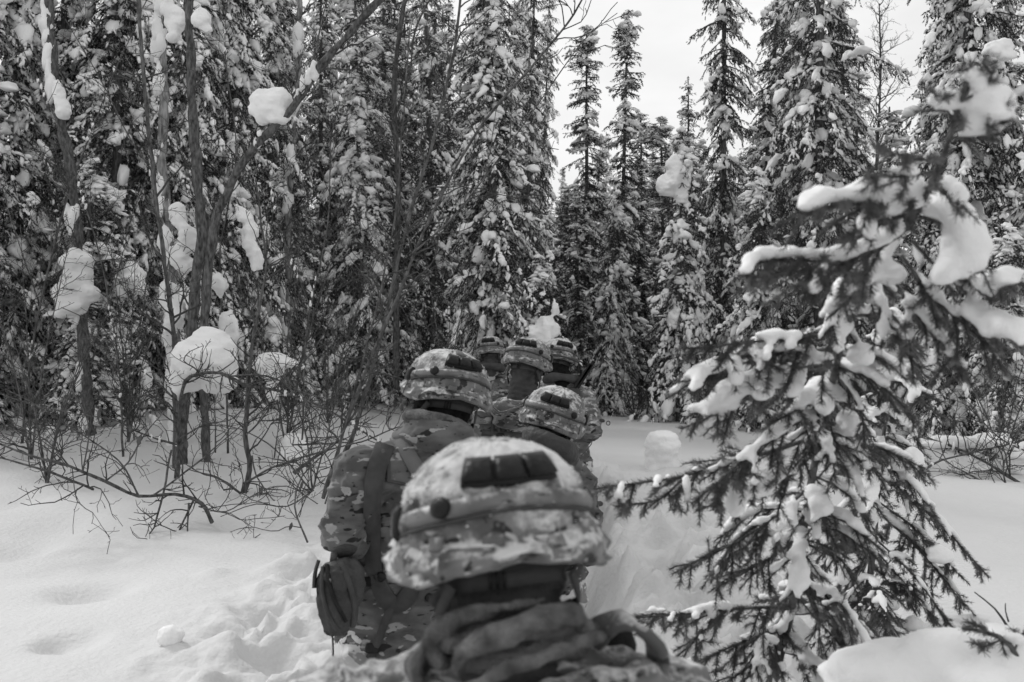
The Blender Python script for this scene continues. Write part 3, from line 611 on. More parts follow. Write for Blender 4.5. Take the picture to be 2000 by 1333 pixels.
def young_spruce(label, stem, sr, branches, seed, lumps_, per_m=1600, twig=(.05, .17), w_=.0010, voxel=.007, tw_sp=.025, nscale=1., tip_p=.32, extra=0):
    """branches: (polyline, snow radius in m (0 = none), snow from t0, to t1)"""
    r = np.random.default_rng(seed); a = resample(PL(stem), .04); base = a[0].copy(); a = a - base
    o = root('young_spruce', label, 'tree', tuple(base)); rr = np.linspace(sr, .003, len(a))
    g_ = Geo(); tube(g_, a, rr, 8, rough=.25, seed=seed); link('trunk', g_.mesh('trunk', M['bark']), o)
    nd = Geo(); sn = Geo(); sa, sb = [a[len(a)//2:-1]], [a[len(a)//2+1:]]
    jobs = [(resample(PL(p_) - base, .025), a_, b_, c_) for p_, a_, b_, c_ in branches]
    for k in range(extra):       # short drooping boughs between the long ones
        t = r.uniform(.12, .75); q0 = a[int(t * (len(a) - 1))]; az = r.uniform(0, 6.28); l = r.uniform(.16, .42) * (1.1 - t); u_ = np.array([math.cos(az), math.sin(az) * .8, 0])
        jobs.append((resample(np.array([q0, q0 + u_ * l * .5 - [0, 0, .02 * l], q0 + u_ * l - [0, 0, l * r.uniform(.2, .8)]]), .025), r.choice([.011, .013, .016]), .05, .9))
    for b, s_r, t0, t1 in jobs:
        b = b; n = len(b); L = np.linalg.norm(np.diff(b, axis=0), axis=1).sum()
        br = Geo(); tube(br, b, np.linspace(.0022 + .005 * L, .0015, n), 5, cap=True, rough=.2); link('branch', br.mesh('branch', M['bark']), o)
        k0 = n // 5; sa.append(b[k0:-1]); sb.append(b[k0+1:]); sub = Geo()
        tg = unit(np.gradient(b, axis=0)); side = unit(np.cross(tg, [0, 0, 1.]))
        m = int(L / tw_sp); tips = []
        for j in range(m):
            t = .12 + .86 * (j + r.random()) / m; i = min(int(t * (n - 1)), n - 2); sg = 1 if j % 2 else -1
            l = r.uniform(*twig) * (1.1 - .75 * t) * min(1, L / .35) + .02
            d0 = unit(tg[i] * .75 + side[i] * sg * r.uniform(.5, .9) + [0, 0, r.uniform(-.55, .1)]); q = [b[i]]
            for _ in range(4): d0 = unit(d0 + [0, 0, -.10] + r.normal(0, .06, 3)); q.append(q[-1] + d0 * l / 4)
            q = np.array(q); tube(sub, q, np.linspace(.0022, .0012, 5), 3, cap=False); sa.append(q[:-1]); sb.append(q[1:]); tips.append((t, q, l))
            if l > .09:
                for _ in range(2):
                    i2 = r.integers(1, 4); d1 = unit(d0 + r.normal(0, .6, 3)); q2 = np.array([q[i2], q[i2] + d1 * l * .35]); sa.append(q2[:1]); sb.append(q2[1:])
        link('side_twigs', sub.mesh('twigs', M['twig']), o, kind='stuff')
        if s_r:
            s_r = max(s_r * 1.12, .0135)
            for i in range(n):
                t = i / (n - 1)
                if t < t0 or t > t1 or (s_r < .0165 and vnoise(np.array([b[i] * 9 + seed]), 17)[0] < -.32): continue
                f = .75 + .45 * vnoise(np.array([b[i] * 14 + seed]), 7)[0]; s = 1.3 * s_r * f * min(1, (t1 - t) * 5 + .35) * min(1, (t - t0) * 6 + .5)
                blobs(sn, [b[i] + [0, 0, s * .62]], [[s * 1.35, s * 1.25, s * .85]], [tg[i]], 2, .12, i)
            for t, q, l in tips:
                if t0 <= t <= t1 and r.random() < tip_p:
                    for z in q[1:-1]: s = s_r * r.uniform(.5, .85) + .003; blobs(sn, [z + [0, 0, s * .6]], [[s * 1.3, s, s * .75]], [q[-1] - q[0]], 2, .12, 1)
    needled(nd, np.vstack(sa), np.vstack(sb), r, per_m, (.009 * nscale, .016 * nscale), w_); link('needles', nd.mesh('needles', M['hero_needles'], False), o, kind='stuff')
    for px, py, D, rx, rz in lumps_:
        p = P(px, py, D) - base; aa, c = rx / F * D, rz / F * D
        for _ in range(4): blobs(sn, [p + r.normal(0, .22, 3) * [aa, aa, c]], [[aa * .9, aa * .8, c * .9]], [[1, .2, 0]], 2, .16, int(r.integers(99)))
    V, fs = vox(sn, voxel, 3, lambda v, n_: .0035 * fbm(v * 38, 3, 3))
    link('branch_snow', mesh_np('snow', V, fs, M['tree_snow']), o, kind='stuff')
    return o
I = interpD
hero_b = [
 (I([(1880,190),(1895,160),(1893,118)],1.38,1.34), 0,0,0), (I([(1875,200),(1925,170),(1942,122)],1.38,1.33), .011,.1,.7),
 (I([(1862,240),(1835,200),(1815,175)],1.42,1.38), .013,.2,1), (I([(1868,230),(1930,215),(1970,200)],1.42,1.36), .016,.1,.9),
 (I([(1858,260),(1920,245),(1978,238)],1.44,1.38), .014,.3,1), (I([(1855,270),(1900,275),(1950,262)],1.45,1.40), .010,.2,1),
 (I([(1835,320),(1790,310),(1745,300),(1700,282)],1.5,1.44), 0,0,0),
 (I([(1828,335),(1770,345),(1720,345),(1690,348)],1.5,1.44), .010,.3,.6),
 (I([(1810,370),(1850,372),(1870,395),(1868,420)],1.56,1.5), .010,.2,.9),
 (I([(1805,385),(1730,400),(1650,400),(1600,408),(1565,424)],1.6,1.5), .023,.08,.93),
 (I([(1800,410),(1740,430),(1690,440),(1640,470)],1.62,1.54), .017,.1,.7),
 (I([(1780,440),(1720,485),(1640,512),(1540,508),(1490,510),(1452,518)],1.68,1.58), .0175,.05,.97),
 (I([(1640,512),(1560,530),(1500,540),(1448,540)],1.62,1.56), .013,.2,.95),
 (I([(1740,480),(1700,545),(1670,575),(1640,600)],1.74,1.68), .026,.05,.7),
 (I([(1795,425),(1850,440),(1885,475),(1905,512),(1895,540)],1.64,1.56), .022,.1,.85),
 (I([(1850,440),(1860,490),(1850,530),(1840,565)],1.62,1.58), .016,.1,.95),
 (I([(1780,470),(1850,540),(1920,552),(1960,555),(1996,545)],1.7,1.58), .015,.3,.95),
 (I([(1760,500),(1830,590),(1890,640),(1940,690),(1965,735)],1.75,1.6), .013,.15,.6),
 (I([(1850,600),(1910,635),(1960,655),(2010,660)],1.7,1.56), .018,.2,.95),
 (I([(1730,520),(1780,600),(1840,670),(1870,720),(1880,745)],1.8,1.66), .009,.2,.8),
 (I([(1700,540),(1730,620),(1760,680),(1800,720)],1.85,1.75), .012,.1,.6),
 (I([(1655,645),(1560,660),(1470,668),(1390,678),(1328,682)],2.0,1.88), .012,.25,.98),
 (I([(1648,680),(1560,690),(1490,690),(1440,700),(1390,735),(1325,747)],2.04,1.9), .0165,.15,.97),
 (I([(1640,710),(1560,735),(1480,765),(1420,790),(1385,815),(1330,838)],2.08,1.95), .023,.2,.85),
 (I([(1640,720),(1700,740),(1760,790),(1800,840)],2.08,2.0), .016,.1,.5),
 (I([(1625,770),(1550,830),(1470,885),(1400,945),(1350,985)],2.16,2.0), .012,.1,.75),
 (I([(1620,760),(1590,780),(1560,800),(1500,830)],2.16,2.05), .022,.0,.6),
 (I([(1605,850),(1500,885),(1420,900),(1340,930),(1240,945),(1158,956)],2.26,2.02), .010,.55,.98),
 (I([(1340,930),(1290,975),(1240,985),(1200,990)],2.1,2.02), .012,.1,.5),
 (I([(1600,880),(1530,935),(1460,965),(1392,985)],2.3,2.15), .030,.25,.85),
 (I([(1585,950),(1500,1020),(1430,1065),(1370,1092),(1315,1122)],2.36,2.2), .010,.1,.4),
 (I([(1430,1065),(1400,1120),(1410,1170)],2.3,2.28), .008,.2,.6),
 (I([(1570,1010),(1520,1080),(1470,1110),(1400,1150)],2.42,2.3), .012,.1,.4),
 (I([(1555,1185),(1420,1192),(1300,1204),(1190,1213)],2.55,2.35), .007,.3,.7),
 (I([(1420,1192),(1350,1260),(1320,1330)],2.48,2.42), 0,0,0), (I([(1540,1220),(1440,1260),(1330,1310)],2.58,2.45), .008,.1,.5),
 (I([(1560,1100),(1620,1150),(1640,1210)],2.5,2.5), .010,.1,.6), (I([(1565,1060),(1640,1090),(1680,1150)],2.46,2.4), .012,.1,.6),
 (I([(1550,1190),(1520,1260),(1500,1330)],2.55,2.5), .008,.1,.6), (I([(1535,1240),(1590,1290),(1620,1340)],2.58,2.55), .012,.1,.6),
 (I([(1560,1120),(1600,1200),(1600,1270)],2.5,2.46), 0,0,0), (I([(1590,930),(1650,960),(1700,1020)],2.34,2.3), .014,.1,.7),
 (I([(1600,870),(1680,890),(1730,950)],2.28,2.2), .012,.1,.7), (I([(1640,740),(1680,800),(1690,870)],2.1,2.05), .016,.0,.6),
 (I([(1620,790),(1590,860),(1560,920)],2.2,2.1), .012,.1,.6), (I([(1530,1260),(1470,1300),(1400,1350)],2.6,2.5), .010,.1,.6),
]
young_spruce('snow-loaded young spruce leaning towards the viewer with a blurred tip, nearest tree on the right',
  [(1470,1480,2.75),(1510,1340,2.68),(1545,1200,2.56),(1575,1000,2.4),(1605,840,2.24),(1650,650,2.0),(1700,520,1.84),(1780,430,1.66),(1830,335,1.5),(1862,240,1.42),(1890,150,1.35)], .013, hero_b, 41,
  [(1900,150,1.36,28,24),(1845,200,1.4,26,22),(1925,195,1.37,36,26),(1905,240,1.41,30,20),(1955,228,1.36,26,16),(1780,336,1.46,20,14),(1725,540,1.72,42,30),(1700,520,1.74,36,22),(1900,505,1.57,26,30),
   (1965,548,1.59,32,15),(1960,652,1.6,40,18),(1620,775,2.14,30,22),(1480,955,2.2,44,18),(1405,795,2.0,34,24),(1240,950,2.1,22,10),(1780,400,1.6,28,22),(1740,440,1.66,24,20),(1610,1330,2.55,30,40),(1650,600,1.95,30,26),(1640,640,1.98,24,20),(1600,700,2.02,34,16),(1560,810,2.1,26,14),(1680,700,2.0,26,24),(1660,830,2.15,24,28),(1590,1000,2.38,16,24),(1560,1150,2.5,14,20)], extra=30)
hero2_b = []
r2 = np.random.default_rng(3)
for (x0, y0, x1, y1, s) in [(1742,660,1775,690,.02),(1742,650,1710,690,.02),(1740,700,1800,740,.02),(1738,710,1680,760,.02),(1736,740,1812,800,.018),(1734,760,1660,820,.016),(1733,790,1805,880,.016),
   (1730,800,1650,880,.015),(1728,850,1800,930,.02),(1725,860,1630,950,.016),(1722,900,1830,1010,.018),(1722,930,1930,1125,.016),(1720,930,1620,1030,.016),(1716,980,1880,1130,.014),(1714,1000,1892,1192,.018),
   (1712,1010,1600,1120,.014),(1708,1050,1862,1228,.014),(1706,1070,1790,1200,.013),(1704,1090,1590,1200,.013),(1700,1120,1560,1310,.014),(1700,1130,1740,1230,.012),(1698,1150,1640,1250,.014),(1695,1180,1600,1300,.012),
   (1696,1180,1760,1270,.012),(1694,1200,1660,1300,.010),(1735,720,1770,820,.02),(1726,880,1780,1000,.015),(1710,1030,1680,1150,.014),(1722,910,1690,1040,.018)]:
    dz = r2.uniform(-.45, .35); mx_, my_ = (x0 + x1) / 2, (y0 + y1) / 2 - 14
    hero2_b.append(([(x0, y0, 4.0), (mx_, my_, 4.0 + dz * .55), (x1, y1, 4.0 + dz)], s, .0, .85))
young_spruce('second young spruce, upright and sharp, standing just behind the leaning one',
  [(1686,1310,4.05),(1692,1200,4.03),(1705,1080,4.0),(1722,900,4.0),(1735,750,4.0),(1742,640,4.0),(1744,585,4.0)], .017, hero2_b, 42,
  [(1740,640,3.97,24,30),(1742,690,3.97,26,28),(1772,760,3.95,24,34),(1745,720,3.95,30,26),(1772,905,3.9,24,32),(1700,1000,3.93,20,40),(1690,1060,3.93,20,34),(1712,940,3.93,22,30),(1650,1130,3.9,14,30),(1730,1180,3.95,24,22),(1840,1090,3.9,30,16),(1790,1230,3.95,20,20)],
  per_m=1400, twig=(.06, .20), w_=.0012, voxel=.011, tw_sp=.033, nscale=1.15, extra=14)
# snow pile at the lower right: a sapling bowed and buried under snow
pile = lump('snow_pile', 'big soft snow pile burying a bowed sapling in the bottom right corner', 2.0,
  [(1850,1310,120,62),(1760,1310,110,50),(1700,1330,90,45),(1930,1290,70,50),(1820,1280,60,34),(1960,1250,56,26),(1990,1300,50,40),(1880,1400,190,110),(1800,1500,260,140),(1860,1640,340,200),(1860,1800,420,220)], .012, jag=.3, cat='snow pile', smooth=5)
young_spruce('needled branch tip poking out of the snow pile at the bottom right', [(2010,1330,1.93),(1975,1262,1.93),(1930,1238,1.92),(1882,1229,1.91)], .006, [(I([(1940,1242),(1915,1225),(1890,1216)],1.92,1.9), 0,0,0), (I([(1960,1250),(1930,1262),(1900,1258)],1.93,1.88), 0,0,0), (I([(1985,1270),(2000,1240),(2030,1220)],1.93,1.95), .014,.1,.8)], 43, [(1985,1250,1.92,22,14)], twig=(.03,.07))

# ------------------------------------------------------------------ cloth and kit materials
def camo(name, tones=(.016, .068, .125, .27), scale=10., stretch=(1, 1, 2.4), dust=0., dust_scale=9., weave=.25, dust_tone=.62):
    m = bpy.data.materials.new(name); m.use_nodes = True; t = m.node_tree; b = t.nodes['Principled BSDF']; Lk = t.links.new
    tcn = N(t, 'ShaderNodeTexCoord'); mpn = N(t, 'ShaderNodeMapping'); mpn.inputs['Scale'].default_value = stretch; Lk(tcn.outputs['Object'], mpn.inputs[0])
    def layer(sc, off, thr, soft=.012, detail=3.):
        mp2 = N(t, 'ShaderNodeMapping'); mp2.inputs['Location'].default_value = (off, off * 2, off * 3); Lk(mpn.outputs[0], mp2.inputs[0])
        n = N(t, 'ShaderNodeTexNoise'); n.inputs['Scale'].default_value = sc; n.inputs['Detail'].default_value = detail; n.inputs['Distortion'].default_value = .35; Lk(mp2.outputs[0], n.inputs['Vector'])
        mr = N(t, 'ShaderNodeMapRange'); mr.inputs[1].default_value = thr - soft; mr.inputs[2].default_value = thr + soft; Lk(n.outputs[0], mr.inputs[0]); return mr.outputs[0]
    def mix(f, a, c):
        x = N(t, 'ShaderNodeMix', data_type='RGBA'); Lk(f, x.inputs[0])
        if isinstance(a, float): x.inputs[6].default_value = (a, a, a, 1)
        else: Lk(a, x.inputs[6])
        x.inputs[7].default_value = (c, c, c, 1); return x.outputs[2]
    c = mix(layer(scale * .8, 0, .5, .10), float(tones[1]), tones[2])
    c = mix(layer(scale * 1.3, 3, .60), c, tones[0]); c = mix(layer(scale * 1.5, 7, .62), c, tones[3]); c = mix(layer(scale * 4, 11, .68), c, tones[0])
    if dust:
        ge = N(t, 'ShaderNodeNewGeometry'); sx = N(t, 'ShaderNodeSeparateXYZ'); Lk(ge.outputs['Normal'], sx.inputs[0])
        n = N(t, 'ShaderNodeTexNoise'); n.inputs['Scale'].default_value = dust_scale; n.inputs['Detail'].default_value = 8; n.inputs['Roughness'].default_value = .7; Lk(tcn.outputs['Object'], n.inputs['Vector'])
        ad = N(t, 'ShaderNodeMath', operation='MULTIPLY_ADD'); Lk(sx.outputs[2], ad.inputs[0]); ad.inputs[1].default_value = .30; Lk(n.outputs[0], ad.inputs[2])
        mr = N(t, 'ShaderNodeMapRange'); mr.inputs[1].default_value = .86 - dust * .5; mr.inputs[2].default_value = 1.04 - dust * .5; mr.inputs[4].default_value = .85; Lk(ad.outputs[0], mr.inputs[0])
        c = mix(mr.outputs[0], c, dust_tone)
    Lk(c, b.inputs['Base Color']); b.inputs['Roughness'].default_value = .85; b.inputs['Specular IOR Level'].default_value = .2
    b.inputs['Sheen Weight'].default_value = .15
    n2 = N(t, 'ShaderNodeTexNoise'); n2.inputs['Scale'].default_value = 160; n2.inputs['Detail'].default_value = 5; Lk(tcn.outputs['Object'], n2.inputs['Vector'])
    bn = N(t, 'ShaderNodeBump'); bn.inputs['Strength'].default_value = weave; bn.inputs['Distance'].default_value = .004; Lk(n2.outputs[0], bn.inputs['Height']); Lk(bn.outputs[0], b.inputs['Normal'])
    return m
M['camo'] = camo('camo_cloth')
M['camo_snowy'] = camo('camo_cloth_snow_dusted', (.025, .08, .15, .26), 11, dust=.34, dust_scale=30)
M['cover'] = camo('helmet_cover', (.03, .10, .18, .34), 19, (1, 1, 1.3), dust=.42, dust_scale=30)
M['cover_frost'] = camo('helmet_cover_frosted', (.025, .085, .17, .36), 22, (1, 1, 1.3), dust=.53, dust_scale=20, dust_tone=.60)
M['cover_dark'] = camo('helmet_cover_camo', (.04, .10, .18, .32), 20, (1, 1, 1.3), dust=.38, dust_scale=30)
M['cover_band'] = camo('helmet_band_cloth', (.04, .09, .15, .24), 16, dust=.34, dust_scale=34)
M['pants'] = camo('snow_camo_trousers', (.20, .42, .55, .62), 9, (1, 1, 1.2))
M['web'] = mat('webbing', .045, .07, scale=30, rough=.8, bump=.4, bscale=400)
M['web_light'] = mat('flat_webbing', .13, .17, scale=12, rough=.75, bump=.3, bscale=400)
M['band'] = mat('helmet_band', .075, .14, scale=22, rough=.8, bump=.3, bscale=300)
M['black'] = mat('black_polymer', .004, .014, scale=40, rough=.38, spec=.22, bump=.2, bscale=120)
M['balaclava'] = mat('black_knit', .005, .018, scale=50, rough=.95, bump=.6, bscale=220, spec=.15)
M['gaiter'] = mat('grey_knit', .045, .08, scale=22, rough=.95, bump=.6, bscale=220, spec=.15)
M['fleece'] = mat('fleece', .07, .25, scale=26, rough=1, bump=1.0, bscale=160, detail=7, spec=.1)
M['nylon'] = mat('dark_nylon', .025, .05, scale=10, rough=.6, bump=.3, bscale=90, spec=.4)
M['skin'] = mat('skin', .32, .36, scale=5, rough=.6)
M['eye'] = mat('eye', .25, .4, scale=60, rough=.2, spec=.6)
M['glove'] = mat('glove_leather', .03, .06, scale=20, rough=.7, bump=.3, bscale=100)
M['pad'] = mat('helmet_pad', .02, .04, scale=20, rough=.95)
M['frostbit'] = mat('frost_crumbs', .65, .75, scale=20, rough=.9)

def Rz(a): c, s = math.cos(a), math.sin(a); return np.array([[c, -s, 0], [s, c, 0], [0, 0, 1.]])
def Rx(a): c, s = math.cos(a), math.sin(a); return np.array([[1., 0, 0], [0, c, -s], [0, s, c]])
def Ry(a): c, s = math.cos(a), math.sin(a); return np.array([[c, 0, s], [0, 1., 0], [-s, 0, c]])
def ell(G, c, rad, Rm=np.eye(3), sub=3):
    V, Fc = ICO[sub]; G.add((V * np.asarray(rad)) @ Rm.T + c, Fc)
def capsule(G, p0, p1, r0, r1, sub=2, sx=1., sy=1., Rm=np.eye(3)):
    p0, p1 = np.asarray(p0, float), np.asarray(p1, float); n = max(2, int(np.linalg.norm(p1 - p0) / (min(r0, r1) * .35)) + 1)
    for t in np.linspace(0, 1, n):
        r = r0 + (r1 - r0) * t; ell(G, p0 + (p1 - p0) * t, (r * sx, r * sy, r), Rm, sub)
def ring_roll(G, c, rx, ry, r, tilt=(0, 0), wob=0., seed=0, a0=0., a1=2 * math.pi, squash=1.):
    a = np.linspace(a0, a1, 60); T = Rx(tilt[0]) @ Ry(tilt[1])
    p = np.stack([np.sin(a) * rx, -np.cos(a) * ry, 0 * a], -1)
    p = p * (1 + wob * vnoise(p * 12 + seed, 1)[:, None]); p[:, 2] += wob * .12 * vnoise(p * 9 + seed, 2)
    rr = r * (1 + wob * 1.2 * vnoise(p * 10 + seed, 3)); p = p @ T.T + c
    for q, s in zip(p, rr): ell(G, q, (s, s, s * squash), np.eye(3), 2)

# ------------------------------------------------------------------ helmet (local frame: +y face, -y nape)
RIM_A = np.array([0, 35, 60, 95, 125, 150, 180.]); RIM_Z = np.array([-.027, -.040, -.058, -.055, -.034, -.010, 0])
HA, HB, HT = .131, .147, .118
def hsurf(th, s, off=0.):
    th = np.asarray(th, float); s = np.asarray(s, float); th, s = np.broadcast_arrays(th, s)
    zr = np.interp(np.abs(np.degrees(th)), RIM_A, RIM_Z)
    ph = np.clip(s / .62, 0, 1) * math.pi / 2; k = np.clip((s - .62) / .38, 0, 1)
    rad = np.sin(ph) ** .92 + .085 * np.sin(np.clip(k, 0, 1) * math.pi * .55) * (s > .62)
    z = HT * np.cos(ph) ** .95 + k * zr
    tx, ty = np.sin(th), -np.cos(th)
    sup = (np.abs(tx) ** 2.25 + np.abs(ty) ** 2.25) ** (-1 / 2.25)
    x = HA * rad * tx * sup; y = HB * rad * ty * sup
    nz = np.cos(ph) * (s < .62); nh = np.sin(ph) + .001; nrm = np.stack([tx * nh, ty * nh, nz + .0], -1); nrm = unit(nrm)
    return np.stack([x, y, z], -1) + nrm * np.asarray(off)[..., None] if np.ndim(off) else np.stack([x, y, z], -1) + nrm * off
def cover_off(th, s, seed, amp=1.):
    p = np.stack([np.sin(th) * 2.2, np.cos(th) * 2.2, s * 4.0], -1).reshape(-1, 3)
    n = fbm(p * 1.6, 3, seed).reshape(th.shape); rdg = 1 - np.abs(vnoise(p * np.array([1.9, 1.9, .8]) + 5, seed)).reshape(th.shape) * 2
    low = np.clip((s - .5) * 4, 0, 1)
    return amp * (.0030 * n + .0062 * np.clip(rdg, 0, 1) ** 3 * (.4 + low)) + .004 * np.exp(-((s - .84) / .13) ** 2)
def helmet_shell(seed, amp=1.):
    nt_, ns = 144, 56; th = np.linspace(-math.pi, math.pi, nt_, endpoint=False); s = np.linspace(.0, 1., ns); TH, SS = np.meshgrid(th, s, indexing='xy')
    V = hsurf(TH, SS, cover_off(TH, SS, seed, amp)); rows = [V]
    e = V[-1]; c = e * np.array([.955, .955, 1]); c[:, 2] -= .004; rows.append(c[None]); c2 = e * np.array([.90, .90, 1]); c2[:, 2] += .004; rows.append(c2[None])
    for k, sc in enumerate([.87, .86, .8, .6, .25]):
        q = e * np.array([sc, sc, 1]); q[:, 2] = e[:, 2] + (.092 - e[:, 2]) * [.25, .5, .8, .95, 1][k]; rows.append(q[None])
    V = np.concatenate(rows); nr = len(V); i, j = np.meshgrid(np.arange(nr - 1), np.arange(nt_), indexing='ij'); j2 = (j + 1) % nt_
    Q = np.stack([i * nt_ + j, i * nt_ + j2, (i + 1) * nt_ + j2, (i + 1) * nt_ + j], -1).reshape(-1, 4)[:, ::-1]
    return V.reshape(-1, 3), Q
def patch(G, th0, th1, s0, s1, t, nu=10, nv=4, lift=.0, round_=.5, T=None, seed=0):
    """slab lying on the cover; s0/s1 may be functions of th"""
    u = np.linspace(0, 1, nu + 1); v = np.linspace(0, 1, nv + 1); TH = np.radians(th0 + (th1 - th0) * u)[None, :] * np.ones((nv + 1, 1))
    a = s0(TH[0]) if callable(s0) else np.full(nu + 1, s0); b = s1(TH[0]) if callable(s1) else np.full(nu + 1, s1); SS = a[None] + (b - a)[None] * v[:, None]
    base = .004 + lift
    edge = np.minimum(np.minimum(u, 1 - u)[None] * (nu) * 1.0, (np.minimum(v, 1 - v) * nv)[:, None]); k = np.clip(edge, 0, 1) * round_ + (1 - round_)
    top = hsurf(TH, SS, base + t * k); bot = hsurf(TH, SS, base - .007 + 0 * k); n = (nv + 1) * (nu + 1)
    i, j = np.meshgrid(np.arange(nv), np.arange(nu), indexing='ij'); b0 = i * (nu + 1) + j
    Q = np.stack([b0, b0 + 1, b0 + nu + 2, b0 + nu + 1], -1).reshape(-1, 4)
    loop = [j for j in range(nu)] + [nu + i * (nu + 1) for i in range(nv)] + [nv * (nu + 1) + nu - j for j in range(nu)] + [(nv - i) * (nu + 1) for i in range(nv)]
    l2 = loop[1:] + loop[:1]; E = np.array([[p, p + n, q + n, q] for p, q in zip(loop, l2)])
    G.add(np.vstack([top.reshape(-1, 3), bot.reshape(-1, 3)]), Q[:, ::-1], E[:, ::-1], Q + n)
band_c = lambda th: .455 + .13 * (np.abs(np.degrees(th)) / 90) ** 1.5 * (np.abs(np.degrees(th)) < 95) + .13 * 1.08 * (np.abs(np.degrees(th)) >= 95)
def build_helmet(o, Hc, Rm, cover, seed, bw=.040, frost=.3, amp=1., side_clip=True, panel=False, bside=(-1, 1)):
    def put(name, G, m, parent, smooth=True, bev=0):
        V, f = G.get(); ob = link(name, mesh_np(name, V, f, m, smooth), parent)
        return ob
    V, Q = helmet_shell(seed, amp); he = link('helmet', mesh_np('helmet', V, [Q], cover), o, tuple(Hc))
    he.rotation_euler = Matrix([list(r) for r in Rm]).to_euler()
    g_ = Geo(); patch(g_, -178, 178, lambda t: band_c(t) - bw * .9, lambda t: band_c(t) + bw, .0035, 120, 3, round_=.6); put('helmet_band', g_, M['cover_band'], he)
    g_ = Geo(); patch(g_, -178, 178, lambda t: band_c(t) + bw + .004, lambda t: band_c(t) + bw + .020, .0045, 120, 2, round_=.7); put('band_edge', g_, M['web'], he)
    for sg in bside:               # round snap button
        p = hsurf(np.array(R(sg * 42)), np.array(band_c(np.array([R(42)]))[0] - .01), .006); q = hsurf(np.array(R(sg * 42)), np.array(band_c(np.array([R(42)]))[0] - .01), .020)
        g_ = Geo(); d = unit(q - p); tube(g_, np.array([p, p + d * .007, p + d * .0085]), [.0145, .0145, .011], 20); put('button', g_, M['black'], he)
    # black three-cell pack above the band
    pk = Geo(); patch(pk, -31, 31, .285, .405, .013, 14, 4, round_=.35); hp = put('battery_pack', pk, M['black'], he)
    for k in range(3):
        g_ = Geo(); a = -29.5 + k * 20; patch(g_, a, a + 18.5, .292, .395, .010, 5, 4, lift=.012, round_=.4); c_ = put('cell', g_, M['black'], hp)
    if panel: g_ = Geo(); patch(g_, -14, 14, .08, .20, .003, 8, 4); put('hook_panel', g_, M['web_light'], he)
    # patches and loops sewn on the skirt of the cover
    g_ = Geo(); patch(g_, 8, 25, .62, .80, .003, 5, 4); put('name_tape', g_, M['cover_dark'], he)
    for a, b_ in ((-50, -42), (-20, -8), (40, 50)):
        g_ = Geo(); patch(g_, a, b_, .60, .70, .003, 4, 3); put('loop', g_, M['cover_dark'], he)
    if side_clip:
        for sg in (-1, 1):
            g_ = Geo(); patch(g_, *(sorted((sg * 84, sg * 100))), .50, .66, .011, 5, 5, round_=.5); put('side_clip', g_, M['black'], he)
    # nape strap, its buckle and the two falling chin straps
    g_ = Geo(); n = 24; a = np.radians(np.linspace(-48, 48, n)); zz = -.056 - .012 * np.abs(a) ** 2
    for w0, w1 in ((-.0115, .0115),):
        pt = np.stack([np.sin(a) * .101, -np.cos(a) * .112, zz], -1); out = np.stack([np.sin(a), -np.cos(a), 0 * a], -1) * .0025
        Vv = np.stack([pt + [0, 0, w0] - out, pt + [0, 0, w0] + out, pt + [0, 0, w1] + out, pt + [0, 0, w1] - out], 1).reshape(-1, 3)
        Qs = [[4*i + k, 4*i + (k+1) % 4, 4*i + 4 + (k+1) % 4, 4*i + 4 + k] for i in range(n - 1) for k in range(4)]; g_.add(Vv, np.array(Qs), np.array([[3, 2, 1, 0], [4*n-4, 4*n-3, 4*n-2, 4*n-1]]))
    ns_ = put('nape_strap', g_, M['web'], he)
    g_ = Geo(); a = R(-14)
    for k in range(3):
        a2 = R(-19 + k * 5); p = np.array([math.sin(a2) * .105, -math.cos(a2) * .116, -.0565]); ell(g_, p, (.0030, .003, .0135), Rz(-a2 * -1), 2)
    put('buckle', g_, M['black'], ns_)
    for sg in (-1, 1):
        g_ = Geo(); P0 = np.array([sg * .078, -.085, -.060]); P1 = np.array([sg * .092, -.050, -.115]); P2 = np.array([sg * .086, .010, -.165])
        pts = resample([P0, P1, P2], .012); tg = unit(np.gradient(pts, axis=0)); nn_ = unit(pts * [1, 1, 0]); pts = pts + nn_ * .006; wv_ = unit(np.cross(tg, nn_)) * .009
        Vv = np.stack([pts - wv_, pts + wv_, pts + wv_ + nn_ * .003, pts - wv_ + nn_ * .003], 1).reshape(-1, 3); n = len(pts)
        Qs = [[4*i + k, 4*i + (k+1) % 4, 4*i + 4 + (k+1) % 4, 4*i + 4 + k] for i in range(n - 1) for k in range(4)]; g_.add(Vv, np.array(Qs)); cs = put('chin_strap', g_, M['web'], he)
        g_ = Geo(); ell(g_, P1 + nn_[0] * .003, (.006, .012, .010), np.eye(3), 2); put('strap_slider', g_, M['black'], cs)
    # pads inside
    g_ = Geo(); ring_roll(g_, np.array([0, 0, -.035]), .098, .112, .016, wob=.1); V, f = vox(g_, .006, 2); link('padding', mesh_np('padding', V, f, M['pad']), he)
    # crumbs of snow caught on the kit
    r = np.random.default_rng(seed + 50); g_ = Geo(); nfl = int(220 * frost)
    th = r.uniform(-1.9, 1.9, nfl); s = np.concatenate([r.uniform(.02, .6, nfl // 2), np.clip(r.normal(.42, .03, nfl - nfl // 2), 0, 1)]); p = hsurf(th, s, .0045); sz = r.uniform(.0008, .0022, nfl)
    blobs(g_, p, np.stack([sz, sz, sz * .8], -1), r.normal(0, 1, (nfl, 3)), 1, .3); 
    if g_.n: so_ = put('snow_crumbs', g_, M['frostbit'], he); so_['kind'] = 'stuff'
    return he

